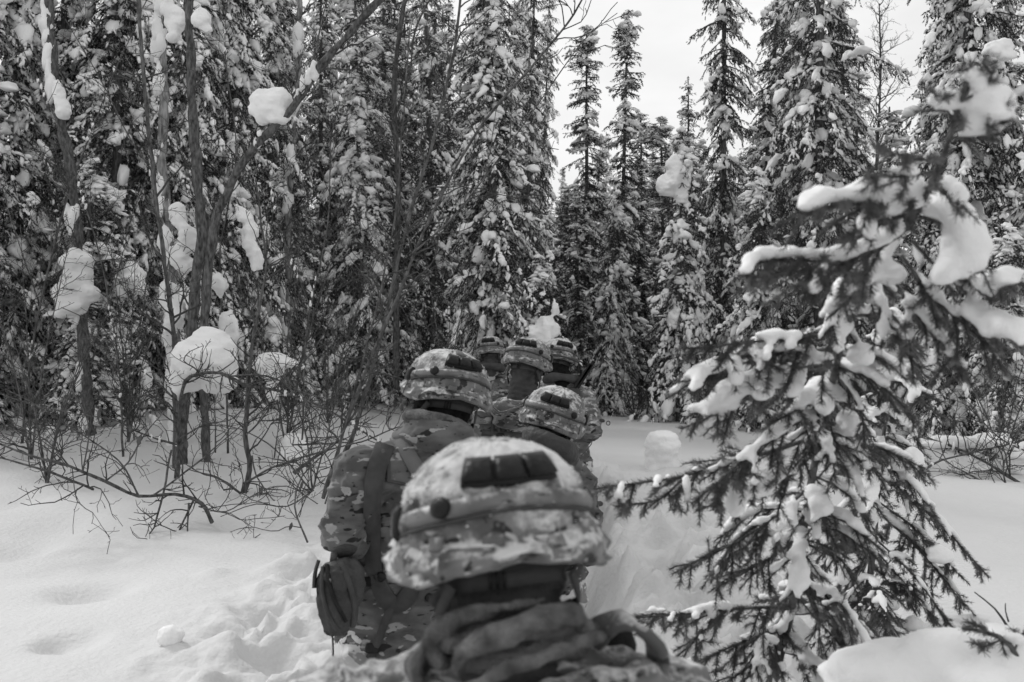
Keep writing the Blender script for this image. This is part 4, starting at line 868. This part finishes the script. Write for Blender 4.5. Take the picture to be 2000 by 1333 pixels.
def wrinkle(seed, amp=.008, sc=6., fine=.003):
    def f(v, n):
        q = v * np.array([sc, sc, sc * 1.7]) + .25 * np.stack([vnoise(v * 3, seed + 1), vnoise(v * 3, seed + 2), vnoise(v * 3, seed + 3)], -1) * sc
        rd = 1 - 2 * np.abs(vnoise(q, seed)); rd2 = 1 - 2 * np.abs(vnoise(q * 2.3, seed + 6))
        return amp * (rd ** 3 * .9 + .5 * rd2 - .3) + fine * vnoise(v * 60, seed + 4)
    return f
HAND = None
def hand_mesh():
    global HAND
    if HAND is None:
        g_ = Geo(); ell(g_, np.array([0, .045, 0]), (.042, .052, .018), np.eye(3), 3)
        for k, (x, l) in enumerate([(-.030, .066), (-.010, .078), (.011, .074), (.031, .058)]):
            a = np.array([x, .085, 0]); b = a + [x * .1, l * .42, -.008]; c = b + [0, l * .22, -.024]; d = c + [0, -.004, -.024]
            capsule(g_, a, b, .0115, .0105); capsule(g_, b, c, .0105, .0098); capsule(g_, c, d, .0098, .009)
        a = np.array([-.034, .03, -.004]); b = a + [-.022, .030, -.014]; c = b + [.004, .030, -.012]; capsule(g_, a, b, .0145, .0125); capsule(g_, b, c, .0125, .0105)
        capsule(g_, [0, -.03, 0], [0, .01, 0], .034, .034, sy=1, sx=1.05)
        V, f = vox(g_, .0045, 1, wrinkle(3, .0006, 30, .0002)); HAND = mesh_np('glove', V, f, M['glove'])
    return HAND
def soldier(label, top, D, yaw, pitch, roll, J, cover, jacket, neck='balaclava', seed=1, frost=.3, jv=.012, bw=.040, panel=False, amp=1., bside=(-1, 1)):
    """J: joints given as photo pixel + distance; returns the person, its jacket mesh data for straps"""
    Rm = Rz(yaw) @ Rx(pitch) @ Ry(roll); topP = P(top[0], top[1], D); Hc = topP - np.array([0, 0, HT + .003])
    J = {k: P(*v) if len(v) == 3 and v[1] > 20 else np.array(v) for k, v in J.items()}
    if 'neck' not in J: J['neck'] = Hc + Rm @ np.array([0, -.05, -.185])
    pel = J['pelvis']; fx, fy = pel[0], pel[1]; fz = gh(fx, fy); base = np.array([fx, fy, fz]); o = root('person', label, 'person', tuple(base), 'soldiers walking in file')
    for k in J: J[k] = J[k] - base
    hc = Hc - base; N_, pel = J['neck'], J['pelvis']; sL, sR, eL, eR, hL, hR = (J[k] for k in ('sL', 'sR', 'eL', 'eR', 'hL', 'hR'))
    ax = unit((sR - sL) * [1, 1, 0]); fw = np.array([-ax[1], ax[0], 0]); B = np.stack([ax, fw, [0, 0, 1.]], 1)
    hips = [pel - ax * .10 + [0, 0, -.03], pel + ax * .10 + [0, 0, -.03]]; feet = [base * 0 - ax * .13 + fw * .22, base * 0 + ax * .13 - fw * .18]
    for q_ in feet: q_[2] = gh(base[0] + q_[0], base[1] + q_[1]) - base[2] - .01
    knees = [(hips[i] + feet[i]) / 2 + fw * (.10 if i == 0 else .05) for i in (0, 1)]; ank = [feet[i] + [0, 0, .09] for i in (0, 1)]
    sh = (sL + sR) / 2; chest = sh * .62 + pel * .38 + fw * -.01; waist = sh * .25 + pel * .75
    # the body: one continuous figure with head, face, torso, arms and legs
    g_ = Geo(); H = lambda v: hc + Rm @ np.array(v)
    ell(g_, H([0, -.005, .01]), (.078, .096, .098), Rm); ell(g_, H([0, .035, -.055]), (.062, .062, .075), Rm); ell(g_, H([0, .098, -.035]), (.012, .018, .02), Rm, 2); ell(g_, H([0, .088, -.012]), (.009, .014, .022), Rm, 2)
    ell(g_, H([0, .075, -.105]), (.028, .024, .02), Rm, 2); ell(g_, H([0, .090, -.070]), (.024, .010, .007), Rm, 2); ell(g_, H([0, .09, .018]), (.055, .012, .010), Rm, 2)
    for s_ in (-1, 1): ell(g_, H([s_ * .080, 0, -.02]), (.010, .02, .032), Rm, 2)
    capsule(g_, H([0, -.015, -.06]), N_, .058, .062); capsule(g_, N_, chest, .07, .13, sx=1.1, Rm=B)
    ell(g_, chest, (.165, .115, .19), B); ell(g_, waist, (.145, .105, .14), B); ell(g_, pel, (.165, .115, .12), B); capsule(g_, sL, sR, .062, .062); capsule(g_, N_, sL, .055, .058); capsule(g_, N_, sR, .055, .058)
    for s_, e_, h_ in ((sL, eL, hL), (sR, eR, hR)): capsule(g_, s_, e_, .055, .042); capsule(g_, e_, h_, .040, .028)
    for i in (0, 1): capsule(g_, hips[i], knees[i], .085, .058); capsule(g_, knees[i], ank[i], .058, .042); capsule(g_, ank[i], feet[i] + fw * .12 + [0, 0, .04], .04, .03)
    V, f = vox(g_, .014, 3); link('body', mesh_np('body', V, f, M['skin']), o)
    # trousers and boots
    g_ = Geo(); ell(g_, pel + [0, 0, .02], (.19, .145, .14), B)
    for i in (0, 1): capsule(g_, hips[i], knees[i], .115, .09); capsule(g_, knees[i], ank[i] + [0, 0, .06], .09, .075)
    V, f = vox(g_, jv * 1.15, 3, wrinkle(seed + 20, .012, 5)); link('trousers', mesh_np('trousers', V, f, M['pants']), o)
    for i in (0, 1):
        g_ = Geo(); capsule(g_, ank[i] + [0, 0, .12], ank[i], .068, .062); capsule(g_, ank[i] - [0, 0, .04] - fw * .03, feet[i] + fw * .17 + [0, 0, .05], .055, .045, sx=.95, Rm=B)
        V, f = vox(g_, .011, 2); fl = feet[i][2] + .008; low = V[:, 2] < fl; V[low, 2] = fl; link('boot', mesh_np('boot', V, f, M['glove']), o)
    # jacket
    g_ = Geo(); mid = (chest + waist) / 2
    ell(g_, chest + [0, 0, .03], (.215, .165, .20), B); ell(g_, mid, (.20, .16, .19), B); ell(g_, waist, (.20, .155, .17), B); ell(g_, pel + [0, 0, .03], (.205, .165, .13), B)
    capsule(g_, sL * .9 + sR * .1, sR * .9 + sL * .1, .088, .088, sy=1.1, Rm=B); capsule(g_, N_ + [0, 0, -.02], sL, .072, .085); capsule(g_, N_ + [0, 0, -.02], sR, .072, .085)
    ell(g_, chest - fw * .05 + [0, 0, .06], (.18, .13, .17), B)
    for s_, e_, h_ in ((sL, eL, hL), (sR, eR, hR)):
        capsule(g_, s_, e_, .088, .070); capsule(g_, e_, e_ * .12 + h_ * .88, .070, .052)
    V, f = vox(g_, jv, 4, wrinkle(seed, .017, 6)); hem = pel[2] - .09 + .02; k = V[:, 2] < hem; V[k, 2] = hem + (V[k, 2] - hem) * .2
    jm = mesh_np('jacket', V, f, jacket); jo = link('jacket', jm, o)
    tris = np.vstack([f[0][:, [0, 1, 2]], f[0][:, [0, 2, 3]]]); bv = BVHTree.FromPolygons([tuple(v) for v in (V + base)], [tuple(int(x) for x in t) for t in tris])
    for h_, e_, s_ in ((hL, eL, -1), (hR, eR, 1)):
        go = link('glove', hand_mesh(), o, tuple(h_)); d = unit(h_ - e_); go.rotation_euler = Matrix([list(r) for r in np.stack([np.cross(d, [0, 0, 1.]) / (np.linalg.norm(np.cross(d, [0, 0, 1.])) + 1e-9), d, np.cross(np.cross(d, [0, 0, 1.]), d)], 1)]).to_euler()
        if s_ > 0: go.scale = (-1, 1, 1)
    # knitted neck
    g_ = Geo(); ell(g_, H([0, .004, -.045]), (.099, .110, .075), Rm); ell(g_, H([0, .008, -.095]), (.091, .098, .066), Rm); capsule(g_, H([0, -.014, -.09]), N_ + [0, 0, -.01], .080, .084, sy=1.05)
    def knit(v, n): return .0045 * np.sin(v[:, 2] * 190 + 5 * vnoise(v * 10, seed)) * (neck != 'balaclava') + .008 * (1 - 2 * np.abs(vnoise(v * np.array([8, 8, 30]) + 3 * vnoise(v * 6, 3)[:, None], seed)))
    V, f = vox(g_, .008 if D < 3 else .010, 2, knit)
    lv = (V - hc) @ Rm; win = (lv[:, 1] > .02) & (lv[:, 2] > -.040) & (lv[:, 2] < .015) & (np.abs(lv[:, 0]) < .062); f = [q_[~win[q_].all(1)] for q_ in f]
    for s_ in (-1, 1):
        g_ = Geo(); ell(g_, H([s_ * .031, .084, -.008]), (.013, .010, .009), Rm, 2); link('eye', g_.mesh('eye', M['eye']), o)
    link('balaclava' if neck == 'balaclava' else 'neck_gaiter', mesh_np('neck', V, f, M[neck]), o)
    he = build_helmet(o, hc, Rm, cover, seed, bw, frost, amp, True, panel, bside)
    return o, base, J, bv, B, hc, Rm
eye = np.array([0, 0, EYE])
def strap(o, base, bv, pts, width, m, name='strap', thick=.007, off=.003, fallback=None):
    """webbing laid on the cloth where the photo shows it; pts (px, py); the cloth is found by looking along the line of sight once"""
    hit = []
    pts = resample(np.array([(p[0], p[1], 0) for p in pts], float), 9)
    for px, py, _ in pts:
        d = unit(P(px, py, 1.) - eye); loc, nr, _, _ = bv.ray_cast(Vector(eye), Vector(d))
        if loc is None: continue
        nr = np.array(nr); nr = nr if np.dot(nr, d) < 0 else -nr; hit.append((np.array(loc), nr))
    if len(hit) < 3: return None
    p = np.array([h[0] for h in hit]); nr = np.array([h[1] for h in hit])
    for _ in range(4): nr[1:-1] = unit(nr[:-2] + nr[1:-1] * 2 + nr[2:]); p[1:-1] = (p[:-2] + 2 * p[1:-1] + p[2:]) / 4
    t = unit(np.gradient(p, axis=0)); nr = unit(nr - t * (nr * t).sum(1)[:, None]); s = np.cross(t, nr) * width / 2
    a = p + nr * off - base; rows = [a - s, a - s * .9 + nr * thick, a + nr * thick * 1.3, a + s * .9 + nr * thick, a + s, a - nr * .012]
    V = np.stack(rows, 1).reshape(-1, 3); n = len(a); Qs = [[6*i + k, 6*i + (k+1) % 6, 6*i + 6 + (k+1) % 6, 6*i + 6 + k] for i in range(n - 1) for k in range(6)]
    return link(name, mesh_np(name, V, [np.array(Qs)], m), o)
def knob(o, base, bv, px, py, r, name='button', m=None, h=.006, sq=None):
    d = unit(P(px, py, 1.) - eye); loc, nr, _, _ = bv.ray_cast(Vector(eye), Vector(d))
    if loc is None: return
    p = np.array(loc) - base; nr = np.array(nr); nr = nr if np.dot(nr, d) < 0 else -nr; nr = unit(nr - d * .8)
    g_ = Geo()
    if sq is None: tube(g_, np.array([p, p + nr * (h + .004), p + nr * (h + .007)]), [r, r, r * .7], 18)
    else:
        s_ = unit(np.cross(nr, [0, 0, 1.])); u_ = np.cross(s_, nr); Rm = np.stack([s_, nr, u_], 1); V, Fc = ICO[3]; V = np.sign(V) * np.abs(V) ** .45 * [sq[0], h, sq[1]]; g_.add(V @ Rm.T + p + nr * .006, Fc)
    return link(name, g_.mesh(name, m or M['black']), o)

# ---- 1: nearest, only helmet, wrapped neck and shoulders in frame
S1 = soldier('nearest soldier, blurred frosted helmet and thick fleece scarf filling the lower middle of the view', (966, 858), 1.41, R(13), R(-4), R(-4),
  dict(sL=(.0-.235, 1.36, .755), sR=(.0+.215, 1.40, .765), eL=(-.30, 1.50, .48), eR=(.29, 1.52, .50), hL=(-.12, 1.80, .46), hR=(.10, 1.84, .52), pelvis=(-.02, 1.36, .36)),
  M['cover_frost'], M['camo_snowy'], 'gaiter', 11, .7, .009, amp=1.6, bside=(-1,))
o1, b1, J1, bv1, B1, hc1, R1 = S1
N1 = J1['neck']
g_ = Geo(); ring_roll(g_, N1 + [-.005, .01, .062], .088, .088, .022, (R(-14), R(-7)), .16, 3); V, f = vox(g_, .0055, 3, lambda v, n: .004 * fbm(v * 24, 4, 3)); link('scarf_fold', mesh_np('scarf', V, f, M['fleece']), o1)
g_ = Geo(); ring_roll(g_, N1 + [.004, .016, .010], .094, .084, .024, (R(-12), R(-10)), .2, 9); 
for pl in ([(893,1310,1.265,.012),(906,1278,1.245,.015),(950,1250,1.222,.017),(1015,1226,1.215,.019),(1080,1208,1.23,.018),(1122,1206,1.275,.016),(1148,1230,1.33,.012)],
           [(915,1345,1.225,.011),(995,1306,1.205,.012),(1090,1274,1.21,.010),(1172,1246,1.26,.009)],
           [(1060,1172,1.27,.007),(1000,1184,1.25,.010),(940,1198,1.25,.012),(885,1214,1.27,.014),(852,1236,1.30,.017),(844,1268,1.31,.017),(858,1300,1.295,.014)]):
    a_ = np.array([list(P(q[0], q[1], q[2]) - b1) + [q[3]] for q in pl]); a_ = resample(a_, .006)
    for q in a_: ell(g_, q[:3], (q[3],) * 3, np.eye(3), 2)
V, f = vox(g_, .0045, 7, lambda v, n: .0030 * fbm(v * 30, 4, 5) + .0022 * (1 - 2 * np.abs(np.sin(v[:, 2] * 48 - v[:, 0] * 16 + 2.2 * vnoise(v * 14, 6))) ** .7)); link('scarf_fold', mesh_np('scarf', V, f, M['fleece']), o1)
g_ = Geo(); ring_roll(g_, N1 + [.02, .005, -.020], .145, .125, .030, (R(2), R(-6)), .24, 14); ring_roll(g_, N1 + [.03, .005, -.060], .175, .13, .030, (R(2), R(6)), .22, 24); V, f = vox(g_, .006, 3, lambda v, n: .006 * fbm(v * 18, 4, 7)); link('hood', mesh_np('hood', V, f, M['camo_snowy']), o1)
def ribbon(name, pts, width, wdir, m, parent, base, thick=.004, wob=0.):
    a = resample(pts, .012) - base; t = unit(np.gradient(a, axis=0)); wd = unit(np.array(wdir, float)); wd = unit(wd[None] - t * (t @ wd)[:, None]); nr = np.cross(t, wd); n = len(a)
    if wob: a = a + nr * (wob * vnoise(a * 25, 4))[:, None]
    ww = width / 2 * (1 + .12 * vnoise(a * 20, 8))[:, None]
    V = np.stack([a - wd * ww, a - wd * ww * .9 + nr * thick, a + wd * ww * .9 + nr * thick, a + wd * ww, a + wd * ww * .9 - nr * thick, a - wd * ww * .9 - nr * thick], 1).reshape(-1, 3)
    Qs = [[6*i + k, 6*i + (k+1) % 6, 6*i + 6 + (k+1) % 6, 6*i + 6 + k] for i in range(n - 1) for k in range(6)]
    return link(name, mesh_np(name, V, [np.array(Qs)], m), parent)
ribbon('hood_loop', PL([(1150,1262,1.40),(1178,1232,1.36),(1215,1216,1.33),(1252,1222,1.32),(1280,1252,1.32),(1290,1300,1.33),(1272,1350,1.36)]), .055, (.25, -1, .15), M['camo_snowy'], o1, b1, .006, .008)
ribbon('hood_lining', PL([(1160,1270,1.42),(1190,1258,1.40),(1225,1262,1.40),(1238,1300,1.40),(1236,1345,1.40)]), .07, (.1, 1, .5), M['balaclava'], o1, b1, .004, .006)
ribbon('jacket_flap', PL([(838,1255,1.33),(812,1282,1.31),(805,1310,1.30),(815,1350,1.30)]), .05, (.4, -1, .3), M['fleece'], o1, b1, .006, .014)

# ---- 2: standing left of centre, black balaclava, harness and side pouch
S2 = soldier('second soldier, black balaclava under a snow-dusted helmet and a broad harness on the camouflage jacket', (874, 682), 3.30, R(22), R(3), R(11),
  dict(neck=(858,868,3.22), sL=(708,922,3.12), sR=(945,925,3.38), eL=(668,1050,3.08), eR=(985,1075,3.5), hL=(742,1120,3.42), hR=(890,1100,3.72), pelvis=(775,1245,3.34)),
  M['cover'], M['camo'], 'balaclava', 12, .4, .009, panel=True, bside=(-1,))
o2, b2, J2, bv2, B2, hc2, R2 = S2; N2 = J2['neck']
g_ = Geo(); ring_roll(g_, N2 + [-.004, .0, .066], .100, .102, .020, (R(-20), R(13)), .08, 3); V, f = vox(g_, .006, 3, lambda v, n: .002 * fbm(v * 40, 4, 3)); link('fleece_collar', mesh_np('collar', V, f, M['fleece']), o2)
g_ = Geo(); Tc = Rx(R(-18)) @ Ry(R(11))
for k in range(7): ell(g_, N2 + [-.006, 0, .045 - k * .014], (.108 + k * .004, .108 + k * .004, .02), Tc)
ring_roll(g_, N2 + [-.004, .0, .030], .108, .108, .024, (R(-20), R(12)), .10, 5, squash=1.3); ring_roll(g_, N2 + [-.010, .0, -.010], .122, .120, .026, (R(-18), R(9)), .10, 8, squash=1.2); V, f = vox(g_, .007, 3, wrinkle(4, .004, 9)); link('jacket_collar', mesh_np('collar', V, f, M['camo']), o2)
strap(o2, b2, bv2, [(752,872),(738,905),(727,960),(725,1020),(728,1080),(738,1135),(758,1178),(785,1182),(802,1150)], .062, M['web'], 'harness')
strap(o2, b2, bv2, [(782,862),(800,895),(822,930),(840,965)], .052, M['web_light'], 'shoulder_strap')
strap(o2, b2, bv2, [(757,875),(757,910),(757,940)], .012, M['web'], 'seam_strap'); strap(o2, b2, bv2, [(752,940),(790,945),(812,948)], .008, M['web'], 'seam_strap')
strap(o2, b2, bv2, [(692,1162),(712,1148),(735,1130)], .03, M['nylon'], 'side_strap'); knob(o2, b2, bv2, 722, 1136, .01, 'side_buckle', M['black'], .008, (.028, .016))
strap(o2, b2, bv2, [(765,1180),(750,1220),(735,1265),(722,1285)], .026, M['web'], 'lower_strap'); knob(o2, b2, bv2, 728, 1268, .01, 'lower_buckle', M['black'], .007, (.024, .016))
knob(o2, b2, bv2, 744, 1127, .016, 'snap_button'); knob(o2, b2, bv2, 836, 1168, .014, 'snap_button')
strap(o2, b2, bv2, [(655,1080),(672,1072),(690,1076)], .045, M['nylon'], 'arm_band')
g_ = Geo(); a = PL([(798,742,3.14),(789,762,3.12),(783,782,3.12),(785,796,3.12)]) - b2; tube(g_, resample(a, .01), .0016, 5); ell(g_, a[2], (.005, .004, .010), np.eye(3), 2); ell(g_, a[3], (.006, .004, .012), np.eye(3), 2); link('cord', g_.mesh('cord', M['nylon']), o2)

def pouch():
    o = root('side_pouch', 'dark zipped pouch hanging at the second soldier\'s left hip with a dangling cord', 'pouch', tuple(P(658, 1240, 3.0)))
    b = P(658, 1240, 3.0); g_ = Geo(); T = Rz(R(18)) @ Ry(R(9)); c = P(660, 1165, 3.0) - b
    ell(g_, c, (.060, .058, .118), T); ell(g_, c + [.008, -.012, -.045], (.056, .055, .070), T); ell(g_, c + [-.008, .0, .05], (.052, .05, .062), T); ell(g_, c + [.03, .02, .02], (.045, .05, .09), T)
    V, f = vox(g_, .006, 4, wrinkle(7, .006, 8)); link('bag', mesh_np('bag', V, f, M['nylon']), o)
    tr = np.vstack([f[0][:, [0, 1, 2]], f[0][:, [0, 2, 3]]]); bv = BVHTree.FromPolygons([tuple(v) for v in V + b], [tuple(int(x) for x in t) for t in tr])
    strap(o, b, bv, [(640,1105),(643,1140),(655,1180),(675,1215)], .012, M['black'], 'zip'); strap(o, b, bv, [(632,1110),(630,1150),(640,1195),(660,1230)], .010, M['web'], 'piping')
    strap(o, b, bv, [(668,1100),(680,1140),(690,1190),(686,1225)], .016, M['web'], 'piping'); knob(o, b, bv, 644, 1140, .004, 'zip_pull', M['web_light'], .004, (.004, .014))
    g_ = Geo(); tube(g_, resample(PL([(618,1140,2.98),(622,1175,2.97),(640,1215,2.97),(648,1240,2.97),(650,1275,2.97),(649,1306,2.97)]) - b, .012), .0028, 5, rough=.2); ell(g_, P(648, 1236, 2.97) - b, (.007, .006, .016), np.eye(3), 2); ell(g_, P(649, 1303, 2.97) - b, (.005, .004, .010), np.eye(3), 2)
    link('cord', g_.mesh('cord', M['nylon']), o)
    g_ = Geo(); tube(g_, resample(PL([(650,1098,3.0),(655,1075,3.02),(675,1068,3.05),(690,1078,3.08)]) - b, .012), .011, 6); link('hanger', g_.mesh('hanger', M['nylon']), o)
    ribbon('flap', PL([(622,1095,3.0),(615,1120,2.99),(613,1150,2.98)]), .03, (0, -1, 0), M['nylon'], o, b)
pouch()

# ---- 3: right of centre, half hidden behind the nearest helmet
S3 = soldier('third soldier, tilted helmet and black balaclava just above the nearest helmet, elbow showing at right', (1084, 754), 4.30, R(-12), R(6), R(17),
  dict(neck=(1080,888,4.23), sL=(985,950,4.42), sR=(1128,950,4.36), eL=(960,1060,4.4), eR=(1149,1070,4.28), hL=(1040,1080,4.7), hR=(1150,990,4.62), pelvis=(1055,1130,4.4)),
  M['cover'], M['camo'], 'balaclava', 13, .4, .012, bside=(1,))
o3, b3, J3, bv3, B3, hc3, R3 = S3; N3 = J3['neck']
g_ = Geo(); [ell(g_, N3 + [-.006, 0, .03 - k * .014], (.112, .112, .02), Rx(R(-18)) @ Ry(R(20))) for k in range(6)]; ring_roll(g_, N3 + [-.01, -.005, .035], .105, .118, .028, (R(-18), R(22)), .08, 3, squash=1.5); V, f = vox(g_, .008, 3, wrinkle(9, .003, 8)); link('collar', mesh_np('collar', V, f, M['nylon']), o3)

# ---- 4: bunched hood and grey gaiter
S4 = soldier('fourth soldier, tall grey neck gaiter and bunched hood, standing between the second and third soldiers', (1032, 659), 5.85, R(-13), R(-3), R(9),
  dict(neck=(1018,782,5.80), sL=(948,822,5.85), sR=(1085,830,5.95), eL=(935,920,5.8), eR=(1112,930,5.9), hL=(985,960,6.15), hR=(1060,950,6.2), pelvis=(1015,985,5.95)),
  M['cover_dark'], M['camo_snowy'], 'gaiter', 14, .3, .014, bside=(1,))
o4, b4, J4, bv4, B4, hc4, R4 = S4; N4 = J4['neck']
g_ = Geo(); ring_roll(g_, N4 + [-.02, -.05, -.03], .13, .12, .034, (R(-14), R(-6)), .25, 3); ring_roll(g_, N4 + [-.02, -.11, -.08], .12, .06, .04, (R(-30), R(-10)), .3, 7); V, f = vox(g_, .009, 3, wrinkle(8, .008, 7)); link('hood', mesh_np('hood', V, f, M['camo_snowy']), o4)
ribbon('hood_edge', PL([(962,745,5.6),(958,765,5.58),(960,790,5.57),(975,805,5.57),(1000,800,5.57),(1025,790,5.6)]), .03, (.2, -1, .2), M['camo_snowy'], o4, b4, .004, .006)
for px in (962, 975, 1070): strap(o4, b4, bv4, [(px,812),(px,840),(px - 1,868),(px,890)], .022, M['web'], 'vest_strap')
strap(o4, b4, bv4, [(940,845),(980,848),(1020,852),(1060,856)], .035, M['web'], 'vest_belt'); knob(o4, b4, bv4, 978, 856, .01, 'vest_buckle', M['black'], .014, (.03, .03)); knob(o4, b4, bv4, 945, 815, .01, 'vest_pocket', M['camo_snowy'], .03, (.05, .04))

# ---- 5 and 6: the head of the file
S5 = soldier('fifth soldier, pale helmet above dark goggles strap, radio blades sticking up behind the right shoulder', (1093, 661), 7.6, R(8), R(2), R(13),
  dict(neck=(1098,745,7.53), sL=(1048,772,7.6), sR=(1140,778,7.5), eL=(1040,850,7.55), eR=(1160,838,7.3), hL=(1085,860,7.85), hR=(1130,865,7.7), pelvis=(1105,905,7.6)),
  M['cover_frost'], M['camo_snowy'], 'balaclava', 15, .3, .016)
o5, b5 = S5[0], S5[1]
g_ = Geo(); patch(g_, -60, 70, .66, .86, .012, 20, 4); V, f = g_.get(); g2_ = link('goggle_strap', mesh_np('goggle_strap', V, f, M['nylon']), o5, tuple(S5[5])); g2_.rotation_euler = Matrix([list(r) for r in S5[6]]).to_euler()
g_ = Geo(); ring_roll(g_, S5[2]['neck'] + [0, 0, .0], .12, .115, .034, (R(-22), R(6)), .15, 3); V, f = vox(g_, .01, 3); link('collar', mesh_np('collar', V, f, M['gaiter']), o5)
g_ = Geo(); a = P(1176, 822, 7.25) - b5; ell(g_, a, (.022, .008, .014), Ry(R(15)), 2); link('strap_tab', g_.mesh('tab', M['web']), o5)
g_ = Geo(); t_ = np.linspace(0, 2 * math.pi, 20); a = P(1188, 827, 7.25) - b5; tube(g_, np.stack([np.cos(t_) * .013 + a[0], 0 * t_ + a[1], np.sin(t_) * .015 + a[2]], -1), .003, 5); link('ring', g_.mesh('ring', M['black']), o5)
rd = root('radio', 'black field radio with two stubby blade antennas behind the fifth soldier\'s shoulder', 'radio', tuple(P(1122, 775, 7.42))); rb_ = P(1122, 775, 7.42)
g_ = Geo(); V, Fc = ICO[3]; g_.add(np.sign(V) * np.abs(V) ** .4 * [.045, .03, .07], Fc); link('case', g_.mesh('case', M['nylon']), rd)
for k, (x0, x1, yy) in enumerate([(1128, 1160, 706), (1122, 1154, 712)]): ribbon('antenna', PL([(x0, 758, 7.4), ((x0 + x1) / 2, (758 + yy) / 2, 7.4), (x1, yy, 7.4)]), .030, (1, 0, .6), M['black'], rd, rb_, .006)
S6 = soldier('sixth soldier, smallest and farthest helmet at the head of the file', (957, 656), 9.5, R(-4), R(2), R(-4),
  dict(neck=(955,722,9.44), sL=(918,748,9.5), sR=(995,748,9.5), eL=(905,805,9.4), eR=(1008,805,9.4), hL=(935,820,9.7), hR=(980,820,9.7), pelvis=(955,840,9.5)),
  M['cover_dark'], M['camo'], 'gaiter', 16, .3, .018)
g_ = Geo(); ring_roll(g_, S6[2]['neck'] + [0, 0, .0], .125, .115, .036, (R(-22), 0), .15, 3); V, f = vox(g_, .011, 3); link('collar', mesh_np('collar', V, f, M['gaiter']), S6[0])

# rifle held by the third soldier: only its sight and stock show past the nearest helmet
rf = root('rifle', 'black rifle in the third soldier\'s hands, its end just showing past the nearest helmet', 'rifle', tuple(P(1150, 985, 4.42))); q = P(1150, 985, 4.42)
def bar(name, p0, p1, r, sy=1., m=None, par=rf, sides=8):
    g_ = Geo(); tube(g_, np.array([p0, p1]), r, sides); V, f = g_.get(); V[:, 0] *= sy; return link(name, mesh_np(name, V, f, m or M['black'], sides > 6), par)
bar('barrel', (0, .52, .02), (0, .86, .03), .009); bar('handguard', (0, .25, .01), (0, .54, .02), .026); bar('receiver', (0, -.0, 0), (0, .26, .01), .032, .6, sides=4)
bar('stock', (0, -.02, -.01), (0, -.20, -.03), .036, .6, sides=4); bar('grip', (0, .03, -.02), (0, .0, -.12), .02, .7); bar('magazine', (0, .13, -.02), (0, .17, -.17), .026, .5, sides=4)
bar('sight', (0, .06, .05), (0, .14, .052), .022); bar('sling_ring', (.018, -.10, -.03), (.028, -.10, -.03), .026)
